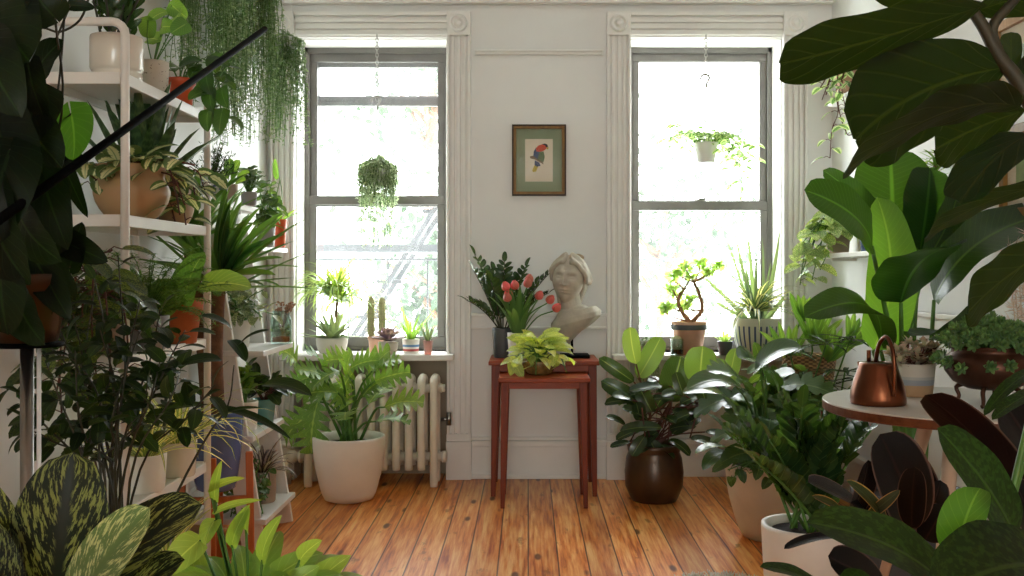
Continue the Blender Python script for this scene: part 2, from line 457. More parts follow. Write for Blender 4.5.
M['darkcopper'] = simple('aged_copper', '4e3022', .4, .7, var=.35, scale=7, bump=.08)
M['bronzepot'] = simple('bronze_glaze', '4a3420', .3, .3, var=.3, scale=8, bump=.12)
M['chrome'] = simple('brushed_steel', '8d8a84', .3, 1, var=.1)
M['plastic'] = simple('white_plastic', 'e6e6e4', .35, var=.02)
M['stone'] = simple('weathered_plaster', 'b9b1a3', .85, var=.16, scale=18, bump=.35)
M['brass'] = simple('worn_brass', '9a7a3a', .4, .9, var=.2)
M['palewood'] = simple('pale_wood', 'd9bda2', .5, var=.08, scale=9)
M['pink'] = simple('pink_flesh', 'c98f8a', .5, var=.2)

def wood(name, c0, c1, axis='y', scale=7, rough=.4, coat=0):
    t = NT(name); o = t.coord()
    sc = {'x': (1.2, 14, 14), 'y': (14, 1.2, 14), 'z': (14, 14, 1.2)}[axis]
    nz = t.noise(t.mapping(o, sc), scale / 2, 5, .6)
    return t.done(t.bsdf(t.ramp(nz, (.3, lin(c0)), (.7, lin(c1))), rough, 0, t.bump(nz, .08, .002), spec=.25, coat=coat))
M['mahog'] = wood('mahogany', '70290a', '9a4216', 'x')
M['mahogz'] = wood('mahogany_leg', '5e220a', '823412', 'z')
M['orangewood'] = wood('orange_wood', 'a8552a', 'c9713c', 'z')
M['edgewood'] = wood('plywood_edge', '5c3019', '78472b', 'x')
M['frame_gilt'] = wood('gilt_frame', '6d4d22', '8f6a30', 'z')
M['frame_dark'] = wood('dark_frame', '2b1c10', '402a17', 'z')
M['frame_oak'] = wood('oak_frame', 'a07a52', 'c29a70', 'z')

def speck(name, base, dots, scale, thr):
    t = NT(name); o = t.coord(); nz = t.noise(o, scale, 2)
    return t.done(t.bsdf(t.mix(t.step(nz, thr, thr + .03), lin(base), lin(dots)), .6))
M['speck'] = speck('speckled_ceramic', 'cfc6b8', '6a5a4c', 130, .66)

def stripes(name, base, line, kind):
    t = NT(name); u, v = t.uv()
    if kind == 'v':      # looping upright strokes
        w = t.math('SINE', t.math('MULTIPLY', u, 2 * PI * 26)); f = t.math('MULTIPLY', t.step(w, .35, .6), t.math('MULTIPLY', t.step(v, .11, .15), t.step(v, .69, .66)))
    elif kind == 'h':
        w = t.math('SINE', t.math('MULTIPLY', v, 2 * PI * 6)); f = t.step(w, .0, .3)
    elif kind == 'dash':
        w = t.math('SINE', t.math('MULTIPLY', u, 2 * PI * 15)); w2 = t.math('SINE', t.math('MULTIPLY', v, 2 * PI * 9)); f = t.step(t.math('ADD', w, w2), .3, .6)
    return t.done(t.bsdf(t.mix(f, lin(base), lin(line)), .35))
M['bluestripe'] = stripes('blue_striped_glaze', 'dcdad2', '39497c', 'v')
M['bluedash'] = stripes('blue_dashed_glaze', 'd8d8d6', '4a5686', 'dash')
def bands(name, *st):
    t = NT(name); u, v = t.uv(); x = t.n('ValToRGB'); x.color_ramp.interpolation = 'CONSTANT'; e = x.color_ramp.elements
    while len(e) < len(st): e.new(.5)
    for i, (p, c) in enumerate(st): e[i].position = p; e[i].color = lin(c)
    t.put(x.inputs[0], v); return t.done(t.bsdf(x.outputs[0], .6))
M['greyband'] = bands('banded_stoneware', (0, 'b08c68'), (.27, '8f959b'), (.4, 'aaa9a4'), (.47, 'c3bcae'))
M['redband'] = bands('striped_enamel', (0, 'e2ddd4'), (.12, 'b84a48'), (.24, 'e2ddd4'), (.34, '5a86b8'), (.46, 'e4e0d8'))
t = NT('woven_basket'); u, v = t.uv()
w = t.math('MULTIPLY', t.math('SINE', t.math('MULTIPLY', u, 2 * PI * 22)), t.math('SINE', t.math('MULTIPLY', v, 2 * PI * 14)))
M['basket'] = t.done(t.bsdf(t.ramp(t.step(w, -.5, .5), (0, lin('6e4f30')), (1, lin('b08a5a'))), .7, 0, t.bump(w, .6, .004)))
def glassmat(name, tint, fac=.12, haze=0):
    t = NT(name); a = t.n('BsdfTransparent'); a.inputs[0].default_value = lin(tint)
    b = t.n('BsdfGlossy'); b.inputs['Roughness'].default_value = .03
    m = t.n('MixShader'); m.inputs[0].default_value = fac
    t.t.links.new(a.outputs[0], m.inputs[1]); t.t.links.new(b.outputs[0], m.inputs[2]); o = m.outputs[0]
    if haze:
        c = t.n('BsdfTranslucent'); c.inputs[0].default_value = (.9, .93, .95, 1)
        m2 = t.n('MixShader'); m2.inputs[0].default_value = haze
        t.t.links.new(o, m2.inputs[1]); t.t.links.new(c.outputs[0], m2.inputs[2]); o = m2.outputs[0]
    return t.done(o)
M['pane'] = glassmat('window_glass', 'ffffff', .05, .022)  # haze share puts a pale veil of glare into the glass
M['glass'] = glassmat('clear_glass', 'e6f2ee', .16)
M['pinkglass'] = glassmat('pink_glass', 'd8907c', .2, .25)

# floor: orange pine boards running towards the windows
t = NT('pine_boards'); o = t.coord(); sp = t.n('SeparateXYZ'); t.put(sp.inputs[0], o); x, y = sp.outputs[0], sp.outputs[1]
PW = .112
xi = t.math('DIVIDE', x, PW); idx = t.math('FLOOR', xi); fr = t.math('FRACT', xi)
wn = t.n('TexWhiteNoise', noise_dimensions='1D'); t.put(wn.inputs['W'], idx); rn = wn.outputs['Value']
cv = t.n('CombineXYZ'); t.put(cv.inputs[0], x); t.put(cv.inputs[1], t.math('ADD', y, t.math('MULTIPLY', rn, 31.0))); t.put(cv.inputs[2], t.math('MULTIPLY', rn, 17.0))
g1 = t.noise(t.mapping(cv.outputs[0], (34, 1.6, 1)), 2.2, 5, .62)
g2 = t.noise(t.mapping(cv.outputs[0], (9, .9, 1)), 2.0, 3, .5)
c = t.ramp(t.math('ADD', t.math('MULTIPLY', g1, .6), t.math('MULTIPLY', g2, .4)), (.34, lin('9c3f10')), (.47, lin('dd8238')), (.63, lin('f6bd74')))
hs = t.n('HueSaturation'); t.put(hs.inputs['Color'], c); t.put(hs.inputs['Value'], t.math('ADD', t.math('MULTIPLY', rn, .4), .8)); c = hs.outputs[0]
vo = t.n('TexVoronoi', feature='F1'); t.put(vo.inputs['Vector'], t.mapping(cv.outputs[0], (8.5, 2.6, 1))); vo.inputs['Scale'].default_value = 1.0
kn = t.step(vo.outputs['Distance'], .15, .07)
c = t.mix(t.math('MULTIPLY', kn, .85), c, lin('4a200d'))
sc_ = t.noise(t.mapping(o, (16, 5, 1)), 1.0, 4, .65)
c = t.mix(t.math('MULTIPLY', t.step(sc_, .6, .7), .5), c, lin('5f2b10'))
edge = t.math('MINIMUM', fr, t.math('SUBTRACT', 1.0, fr)); gap = t.step(edge, .035, .012)
c = t.mix(t.math('MULTIPLY', gap, .85), c, lin('2a1208'))
rr = t.math('ADD', t.math('MULTIPLY', g1, .25), .22)
M['floor'] = t.done(t.bsdf(c, rr, 0, t.bump(t.math('SUBTRACT', g1, t.math('MULTIPLY', gap, 2.0)), .12, .004), spec=.4))

# ------------------------------------------------------------------ the room
XL, XR, ZC, YB = -1.374, 1.60, 2.78, -12.5
def struct(name, mb, mat, parent=None, **kw):
    o = mb.build(name, mat, parent, smooth=kw.pop('smooth', False), **kw)
    if parent is None: o['kind'] = 'structure'
    return o
struct('floor', MB().box(XL - .2, XR + .2, YB - .2, .4, -.1, 0), M['floor'])
struct('ceiling', MB().box(XL - .2, XR + .2, YB - .2, .4, ZC, ZC + .1), M['white'])
struct('wall_left', MB().box(XL - .2, XL, YB, .4, 0, ZC), M['white'])
struct('wall_right', MB().box(XR, XR + .2, YB, .4, 0, ZC), M['white'])
# rear of the parlour, behind the photographer: unseen opening added and sized for fill light
RW = (-.9, 1.1, .7, 2.4)
b = MB(); b.box(XL, RW[0], YB - .15, YB, 0, ZC); b.box(RW[1], XR, YB - .15, YB, 0, ZC)
b.box(RW[0], RW[1], YB - .15, YB, 0, RW[2]); b.box(RW[0], RW[1], YB - .15, YB, RW[3], ZC)
struct('wall_rear', b, M['white'])
W1, W2, ZS, ZT, SB = (-1.222, -.424), (.537, 1.335), .657, 2.312, .2     # window openings, sill, head, set-back
b = MB(); TH = .35
b.box(XL, W1[0], 0, TH, 0, ZC); b.box(W1[1], W2[0], 0, TH, 0, ZC); b.box(W2[1], XR, 0, TH, 0, ZC)
for w in (W1, W2): b.box(w[0], w[1], 0, TH, ZT, ZC)
struct('wall_back', b, M['white'])
b = MB()
b.box(W1[0], W1[1], .12, TH, 0, ZS)
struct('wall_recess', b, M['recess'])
struct('wall_apron', MB().box(W2[0], W2[1], .05, TH, 0, ZS), M['trimw'])

def flutes(b, x0, x1, z0, z1):
    """fluted upright casing with outer back-band"""
    b.box(x0, x1, -.022, 0, z0, z1); n = 3; w = (x1 - x0 - .036) / n
    for i in range(n): b.box(x0 + .018 + w * i + .007, x0 + .018 + w * (i + 1) - .007, -.034, -.022, z0, z1)
    for xa in (x0, x1 - .014): b.box(xa, xa + .014, -.045, -.022, z0, z1)
def rosette(b, cx, cz, s):
    b.box(cx - s / 2, cx + s / 2, -.05, 0, cz - s / 2, cz + s / 2)
    pr = [(.001, .016), (.012, .015), (.02, .006), (.028, .004), (.034, .012), (.042, .012), (.047, .0)]
    rows = [[Vector((cx + r * math.cos(2 * PI * k / 24), -.05 - z, cz + r * math.sin(2 * PI * k / 24))) for k in range(24)] for r, z in pr]
    b.grid(rows, None, True)
k = 0
CW = .125
for w in (W1, W2):
    for x0, x1 in ((w[0] - CW, w[0]), (w[1], w[1] + CW)):
        b = MB(); flutes(b, x0, x1, .235, ZT + .01)
        b.box(x0 - .004, x1 + .004, -.055, 0, 0, .2); b.box(x0 - .002, x1 + .002, -.045, 0, .2, .238)
        rosette(b, (x0 + x1) / 2, ZT + .07, CW)
        k += 1; struct('trim_%d' % k, b, M['trimw'], bevel=.003)
    b = MB(); b.box(w[0], w[1], -.022, 0, ZT, ZT + .13)
    for z in (.012, .045, .078): b.box(w[0], w[1], -.034, -.02, ZT + z, ZT + z + .024)
    b.box(w[0], w[1], -.045, -.02, ZT + .112, ZT + .13)
    k += 1; struct('trim_%d' % k, b, M['trimw'], bevel=.003)
# cornice, picture rail, chair rail, skirting
b = MB(); b.box(XL, XR, -.05, 0, 2.487, 2.53); b.box(XL, XR, -.09, 0, 2.53, 2.62); b.box(XL, XR, -.14, 0, 2.62, ZC)
struct('trim_10', b, M['trimw'], bevel=.006)
cx0, cx1 = W1[1] + CW, W2[0] - CW
b = MB(); b.box(cx0 + .02, cx1 - .02, -.016, 0, 2.225, 2.25); b.box(cx0 + .02, cx1 - .02, -.026, 0, 2.238, 2.25)
struct('trim_11', b, M['trimw'], bevel=.003)
b = MB(); b.box(cx0, cx1, -.018, 0, .785, .868); b.box(cx0, cx1, -.034, 0, .85, .868); b.box(cx0, cx1, -.028, 0, .785, .798)
struct('trim_12', b, M['trimw'], bevel=.003)
def skirt(name, bx):
    b = MB()
    for f in bx: b.box(*f)
    struct(name, b, M['trimw'], bevel=.004)
skirt('baseboard_back', [(cx0, cx1, -.02, 0, 0, .17), (cx0, cx1, -.032, 0, .17, .2), (cx0, cx1, -.014, 0, .2, .218), (cx0, cx1, -.034, 0, 0, .022), (W2[0], W2[1], .025, .05, 0, .2), (W2[0], W2[1], .012, .05, .17, .2)])
skirt('baseboard_left', [(XL, XL + .02, YB, 0, 0, .17), (XL, XL + .032, YB, 0, .17, .2)])
skirt('baseboard_right', [(XR - .02, XR, YB, 0, 0, .17), (XR - .032, XR, YB, 0, .17, .2)])
b = MB(); b.box(XR - .02, XR, -1.76, 0, .84, .925); b.box(XR - .035, XR, -1.76, 0, .905, .925)
struct('trim_13', b, M['trimw'], bevel=.003)

def window(n, w, rails):
    root = empty('window_%d' % n, ((w[0] + w[1]) / 2, SB, ZS)); root['kind'] = 'structure'
    x0, x1 = w; b = MB()
    for xa, xb in ((x0, x0 + .03), (x1 - .03, x1)): b.box(xa, xb, SB - .02, SB + .1, ZS, ZT)
    b.box(x0, x1, SB - .02, SB + .1, ZT - .035, ZT); b.box(x0, x1, SB - .02, SB + .1, ZS, ZS + .02)
    b.build('frame', M['sash'], root, False, .003)
    for nm, z0, z1, ya, yb in rails:
        s = MB(); e = .04
        for xa, xb in ((x0 + .03, x0 + .03 + e), (x1 - .03 - e, x1 - .03)): s.box(xa, xb, ya + .002, yb - .002, z0 + .055, z1 - .05)
        s.box(x0 + .03, x1 - .03, ya, yb, z0, z0 + .055); s.box(x0 + .03, x1 - .03, ya, yb, z1 - .05, z1)
        so = s.build('sash', M['sash'], root, False, .003); WL[so.name] = WL[root.name]
        ym = (ya + yb) / 2; p = MB().box(x0 + .07, x1 - .07, ym - .002, ym + .002, z0 + .05, z1 - .045)
        p.build('pane', M['pane'], so, False)
    lk = MB(); zm = rails[0][1]; xm = (x0 + x1) / 2
    lk.box(xm - .03, xm + .03, SB - .024, SB - .0, rails[1][2] - .002, rails[1][2] + .008); lk.box(xm - .008, xm + .03, SB - .03, SB - .008, rails[1][2] + .008, rails[1][2] + .016)
    lk.build('sash_lock', M['chrome'], root)
    s = MB(); s.box(x0 - .06 if n == 1 else x0 - .1, x1 + .04, -.115, 0, ZS - .032, ZS); s.box(x0, x1, 0, SB + .02, ZS - .032, ZS)
    s.build('window_sill', M['trimw'], root, False, .006)
    r = MB(); r.box(x0 - .001, x0 + .006, .0, SB, ZS, ZT); r.box(x1 - .006, x1 + .001, 0, SB, ZS, ZT); r.box(x0, x1, 0, SB, ZT - .006, ZT + .001)
    r.build('reveal', M['trimw'], root, False)
    return root
window(1, W1, [('upper', 1.44, ZT - .03, SB + .0, SB + .035), ('lower', ZS + .02, 1.50, SB - .02, SB + .0), ('storm', 2.0, ZT - .05, SB + .05, SB + .08)])
window(2, W2, [('upper', 1.42, ZT - .03, SB + .0, SB + .035), ('lower', ZS + .02, 1.47, SB - .02, SB + .0)])

# ------------------------------------------------------------------ outside
M['escape'] = simple('grey_iron', '272a2e', .6, var=.1)
fe = thing('fire_escape', 'pale grey iron fire escape with railing and sloping stair outside the panes', 'fire escape', (-.6, 1.0, .3))
b = MB(); b.box(-1.9, -.05, .75, 1.45, 1.205, 1.25); b.build('platform', M['escape'], fe, False)
b = MB(); zr = H + (V0 - 255) / F * 6.2
b.tube([(-1.9, .95, 1.16), (2.1, .95, 1.16)], .009, 6)
b.tube([(-1.9, .95, .42), (2.1, .95, .42)], .009, 6)
for i in range(17): b.tube([(-1.85 + i * .245, .95, .42), (-1.85 + i * .245, .95, 1.16)], .006, 5)
b.build('railing', M['escape'], fe)
for dx in (0, .42):
    b = MB(); b.bar((-1.42, 1.15 + dx, .2), (-.1, 1.15 + dx, 2.25), .03, .13, (0, 1, 0)); b.build('stringer', M['escape'], fe, False)
for i in range(9):
    q = (i + .6) / 9; b = MB(); xx = -1.42 + 1.32 * q; zz = .2 + 2.05 * q
    b.box(xx - .08, xx + .08, 1.15, 1.57, zz - .01, zz + .012); b.build('tread', M['escape'], fe, False)
M['treeleaf'] = leafmat('tree_leaf', '223a1e', trans=.22, tcol=(1.2, 1.5, .8), rib=0, vs=0, vary=.4, bump=0)
random.seed(5)
for nm, lab, x, y, z0, rad, n in (('street_tree', 'leafy green tree behind the fire escape stair', -.75, 4.2, 1.0, 1.0, 1300), ('street_tree', 'pale tree seen through the upper left panes', -1.2, 6.2, 3.3, 1.2, 800), ('street_tree', 'faint tree beyond the right window railing', 1.5, 6.5, 1.5, 1.6, 1500)):
    tr = thing(nm, lab, 'tree', (x, y, -3)); L, S = MB(), MB()
    S.tube([(x, y, -3), (x + .1, y, z0)], [.13, .06], 8)
    for i in range(9):
        a = i * 2.4; S.tube(bez([(x + .05, y, z0 - .9 + i * .1), (x + .4 * math.cos(a) * rad, y + .3 * math.sin(a), z0), (x + .8 * math.cos(a) * rad, y + .6 * math.sin(a), z0 + R(-.3, .6) * rad)], 6), [.035, .01], 5)
    for i in range(n):
        c = Vector((x, y, z0)) + Vector((random.gauss(0, .45), random.gauss(0, .35), random.gauss(0, .42))) * rad
        L.chord(c, c + rv(1).normalized() * .12, rv(1), .07, ns=3, nu=1)
    fin(tr, L, S, M['treeleaf'], M['bark'], 'foliage', 'trunk')

# ------------------------------------------------------------------ light and camera
w = bpy.data.worlds.new('overcast'); SC.world = w; w.use_nodes = True; nt = w.node_tree; nt.nodes.clear()
bg = nt.nodes.new('ShaderNodeBackground'); wo = nt.nodes.new('ShaderNodeOutputWorld'); tc = nt.nodes.new('ShaderNodeTexCoord'); sx = nt.nodes.new('ShaderNodeSeparateXYZ'); rp = nt.nodes.new('ShaderNodeValToRGB')
nt.links.new(tc.outputs['Generated'], sx.inputs[0]); nt.links.new(sx.outputs[2], rp.inputs[0]); nt.links.new(rp.outputs[0], bg.inputs[0]); nt.links.new(bg.outputs[0], wo.inputs[0])
rp.color_ramp.elements[0].position = 0; rp.color_ramp.elements[0].color = (.80, .86, .82, 1); rp.color_ramp.elements[1].position = .5; rp.color_ramp.elements[1].color = (.94, .97, 1, 1)
bg.inputs[1].default_value = SKY = 7.0
def portal(x0, x1, y, z0, z1, into):
    l = bpy.data.lights.new('daylight_portal', 'AREA'); l.shape = 'RECTANGLE'; l.size = x1 - x0; l.size_y = z1 - z0; l.cycles.is_portal = True
    o = bpy.data.objects.new('daylight_portal', l); COL.objects.link(o); o.location = ((x0 + x1) / 2, y, (z0 + z1) / 2)
    o.rotation_euler = (-PI / 2 if into < 0 else PI / 2, 0, 0)
for q in (W1, W2): portal(q[0], q[1], .36, ZS, ZT, -1)
portal(RW[0], RW[1], YB - .16, RW[2], RW[3], 1)
cam = bpy.data.cameras.new('camera'); co = bpy.data.objects.new('camera', cam); COL.objects.link(co)
co.location = (0, -D, H); co.rotation_euler = (PI / 2, 0, 0)
cam.sensor_width = 36; cam.lens = F / 1024 * 36; cam.shift_x = -(U0 - 512) / 1024; cam.shift_y = (V0 - 288) / 1024
cam.clip_start = .05
SC.camera = co
SC.view_settings.view_transform = 'Standard'; SC.view_settings.look = 'None'; SC.view_settings.gamma = 1; SC.view_settings.exposure = 1.55
SC.view_settings.use_curve_mapping = False
cy = SC.cycles; cy.use_denoising = True; cy.max_bounces = 10; cy.diffuse_bounces = 6; cy.transparent_max_bounces = 16; cy.caustics_reflective = False; cy.caustics_refractive = False; cy.sample_clamp_indirect = 8
# ================================================================== leaf materials
G = {}
G['lime'] = leafmat('lime_leaf', '9db450', 'd0dc98', trans=.4, nv=6, vs=.3, pat='mottle', c2='c3d088')
G['philo'] = leafmat('split_leaf', '5c8a2a', '9dbb56', trans=.38, nv=9, vs=.45, rough=.32)
G['zz'] = leafmat('zz_leaf', '2c4a1e', '46682c', trans=.25, rough=.25, vs=.1, nv=5)
G['mid'] = leafmat('mid_green_leaf', '41682a', '7a9a4c', trans=.35)
G['deep'] = leafmat('deep_green_leaf', '25401f', '4a6a34', trans=.28, rough=.25)
G['dark'] = leafmat('dark_glossy_leaf', '1a2a17', '334628', trans=.2, rough=.2, vary=.6)
G['rubber'] = leafmat('rubber_leaf', '27421f', '6d8c48', under='5d7a38', trans=.3, rough=.2, nv=16, vs=.12)
G['tulip_leaf'] = leafmat('tulip_leaf', '4f7d3a', trans=.35, rib=0, vs=.15, nv=2)
G['aloe'] = leafmat('aloe_leaf', '74937c', 'a9c6a2', trans=.15, rib=0, vs=.0, rough=.4, bump=0)
G['agave'] = leafmat('agave_leaf', '93ab8e', trans=.15, rib=0, vs=0, rough=.5, bump=0)
G['pearl'] = leafmat('string_leaf', '86a274', trans=.35, tcol=(1.5, 1.5, 1.0), rib=0, vs=0, rough=.5, bump=0)
G['pearlpale'] = leafmat('pale_string_leaf', 'b9c8ac', trans=.4, tcol=(1.4, 1.4, 1.0), rib=0, vs=0, rough=.5, bump=0)
G['pothos'] = leafmat('pothos_leaf', '5b8c34', '98b860', trans=.4)
G['purple'] = leafmat('purple_rosette_leaf', '97819c', 'b09cb4', trans=.15, rib=0, vs=0, bump=0)
G['jade'] = leafmat('jade_leaf', '9ab860', trans=.4, tcol=(1.8, 1.8, .9), rib=0, vs=0, bump=0)
G['fern'] = leafmat('fern_leaf', '4f8030', trans=.4, rib=0, vs=0, bump=0)
G['spider'] = leafmat('spider_leaf', '7c9c4c', pat='centre', c2='dfe3b4', trans=.35, rib=0, vs=0, bump=0)
G['spiderdark'] = leafmat('silver_striped_leaf', '4c6c48', pat='centre', c2='d5ddd0', trans=.3, rib=0, vs=0, bump=0)
G['cactus'] = simple('cactus_skin', 'b9b88c', .7, var=.15, scale=60, bump=.4)
G['spine'] = simple('cactus_spines', 'd9cfae', .7)
G['palm'] = leafmat('palm_leaf', '5a8a35', trans=.45, rib=.1, nv=1, vs=0)

# ------------------------------------------------------------------ parrot print
px0, px1, zt, zb = -.084, .2, 1.858, 1.484
pf = thing('picture_frame', 'small framed print of a red and blue parrot between the windows', 'picture', ((px0 + px1) / 2, 0, zb))
def frame(root, x0, x1, z0, z1, w, dep, mat, y=0, name='frame', flip=None):
    b = MB(); d = dep
    for a in ((x0, x1, z1 - w, z1), (x0, x1, z0, z0 + w), (x0, x0 + w, z0 + w, z1 - w), (x1 - w, x1, z0 + w, z1 - w)):
        if flip is None: b.box(a[0], a[1], y - d, y, a[2], a[3])
        else: b.box(flip - d, flip, a[0], a[1], a[2], a[3])
    return b.build(name, mat, root, False, .002)
frame(pf, px0, px1, zb, zt, .008, .024, M['frame_dark'])
frame(pf, px0 + .008, px1 - .008, zb + .008, zt - .008, .014, .02, M['frame_gilt'], name='frame_slip')
M['sage'] = simple('sage_mat_board', '7d8a6c', .9, var=.04); M['paper'] = simple('cream_paper', 'cfc4b0', .9, var=.04)
MB().box(px0 + .02, px1 - .02, -.006, -.001, zb + .02, zt - .02).build('mat_board', M['sage'], pf, False)
def pp(x, y): return px0 + (x - 118) / 284 * .284, zt - (y - 132) / 373 * .374
a0 = pp(187, 430); a1 = pp(332, 207)
prn = MB().box(a0[0], a1[0], -.0075, -.006, a0[1], a1[1]).build('print', M['paper'], pf, False); WL[prn.name] = WL[pf.name]
ink = [simple('ink_' + n, c, .9, var=.15, scale=90) for n, c in (('red', 'b8442a'), ('black', '23242c'), ('blue', '2f3a58'), ('green', '4a5a32'), ('yellow', 'b09a3a'), ('brown', '6a5238'))]
def patch(name, pts, mi, lift):
    m = MB(); q = [pp(*p) for p in pts]; n = len(q)
    m.add([(x, -.0076 - lift, z) for x, z in q] + [(x, -.0074, z) for x, z in q], [tuple(range(n))] + [(i, i + n, (i + 1) % n + n, (i + 1) % n) for i in range(n)])
    m.build(name, ink[mi], prn, False)
patch('bird_back', [(232, 272), (245, 250), (262, 262), (268, 300), (256, 322), (238, 312), (230, 292)], 2, .0002)
patch('bird_wing', [(262, 272), (284, 272), (290, 300), (284, 326), (266, 330), (252, 312)], 3, .0003)
patch('bird_breast', [(243, 255), (258, 240), (280, 234), (298, 240), (300, 256), (286, 268), (264, 274), (246, 272)], 0, .0004)
patch('bird_head', [(274, 234), (290, 230), (304, 236), (308, 248), (298, 250), (290, 240)], 1, .0005)
patch('bird_beak', [(300, 248), (310, 250), (308, 262), (300, 260)], 4, .0005)
patch('bird_tail_coverts', [(238, 318), (262, 330), (268, 348), (248, 352), (236, 342)], 2, .0004)
patch('bird_tail', [(236, 344), (256, 350), (244, 378), (228, 380), (224, 370)], 4, .0003)
patch('branch', [(212, 298), (230, 294), (250, 312), (282, 330), (284, 340), (262, 328), (238, 314), (214, 308)], 5, .0006)
MB().box(px0 + .02, px1 - .02, -.0105, -.0095, zb + .02, zt - .02).build('glazing', glassmat('picture_glass', 'ffffff', .012), pf, False)

# ------------------------------------------------------------------ radiator
ra = thing('radiator', 'white cast iron column radiator under the left window', 'radiator', (-.78, -.15, 0))
n = 11; xa, xb = -1.11, -.475; yf, yb_ = -.215, -.075; zt_ = .56
for i in range(n):
    x = xa + (xb - xa) * i / (n - 1); m = MB(); end = i in (0, n - 1); z0 = 0 if end else .085
    for y in (yf, yb_):
        P = [(x, y, z0), (x, y, zt_ - .05)]
        m.tube([(x, y, z0), (x, y, z0 + .02), (x, y, zt_ - .09), (x, y, zt_ - .045)] + [(x, y + (.07 if y == yf else -.07) * (1 - math.cos(t)) * .9, zt_ - .045 + .03 * math.sin(t)) for t in (.5, 1.0, 1.5)], [.0185 if end else .02, .021, .021, .021, .022, .021, .02], 10)
    for z in (.14, zt_ - .07): m.bar((x, yf, z), (x, yb_, z), .03, .05)
    m.build('section', M['radiator'], ra)
m = MB()
for z in (.14, zt_ - .07): m.tube([(xa - .03, -.145, z), (xb + .035, -.145, z)], .024, 10)
m.build('connecting_pipe', M['radiator'], ra)
m = MB(); m.tube([(xb + .035, -.145, zt_ - .07), (xb + .05, -.145, zt_ - .07)], .02, 8); m.build('end_plug', M['radiator'], ra); m = MB(); m.tube([(xb + .035, -.145, .14), (xb + .06, -.145, .14)], .03, 8); m.build('end_plug', M['radiator'], ra)
m = MB(); m.tube([(xb + .03, -.145, .33), (xb + .07, -.145, .33)], .009, 8); m.tube([(xb + .07, -.145, .3), (xb + .07, -.145, .365)], .013, 8); m.build('air_vent', M['chrome'], ra)
m = MB(); m.tube([(xa - .03, -.145, .14), (xa - .13, -.145, .14)], .022, 10); m.ball((xa - .1, -.145, .14), .038); m.tube([(xa - .13, -.145, 0), (xa - .13, -.145, .19)], .028, 10); m.tube([(xa - .13, -.145, .19), (xa - .13, -.145, .215)], .04, 10); m.tube([(xa - .06, -.145, .14), (xa - .045, -.145, .14)], .034, 8); m.build('valve', M['radiator'], ra)

# ------------------------------------------------------------------ nest of two tables
def side_table(label, x0, x1, y0, y1, h, leg, top):
    t = thing('nesting_table', label, 'table', ((x0 + x1) / 2, (y0 + y1) / 2, 0), 'nest of two mahogany tables')
    MB().box(x0, x1, y0, y1, h - top, h).build('tabletop', M['mahog'], t, False, .004)
    i = .014; b = MB()
    b.box(x0 + i + leg, x1 - i - leg, y1 - i - .02, y1 - i, h - top - .05, h - top)
    b.box(x0 + i + leg, x1 - i - leg, y0 + i, y0 + i + .018, h - top - .03, h - top)
    for x in (x0 + i, x1 - i - .02): b.box(x, x + .02, y0 + i + leg, y1 - i - leg, h - top - .05, h - top)
    b.build('apron', M['mahog'], t, False)
    for x, sx_ in ((x0 + i + leg / 2, -1), (x1 - i - leg / 2, 1)):
        for y in (y0 + i + leg / 2, y1 - i - leg / 2):
            MB().bar((x + sx_ * .012, y, 0), (x, y, h - top), leg * .55, leg * .55, (0, 1, 0), leg, leg).build('leg', M['mahogz'], t, False, .002)
    return t
side_table('taller mahogany table behind, carrying the bust and tulips', -.19, .345, -.46, -.06, .655, .04, .02)
side_table('shorter mahogany table in front, carrying the lime pothos', -.137, .285, -.70, -.35, .599, .036, .02)

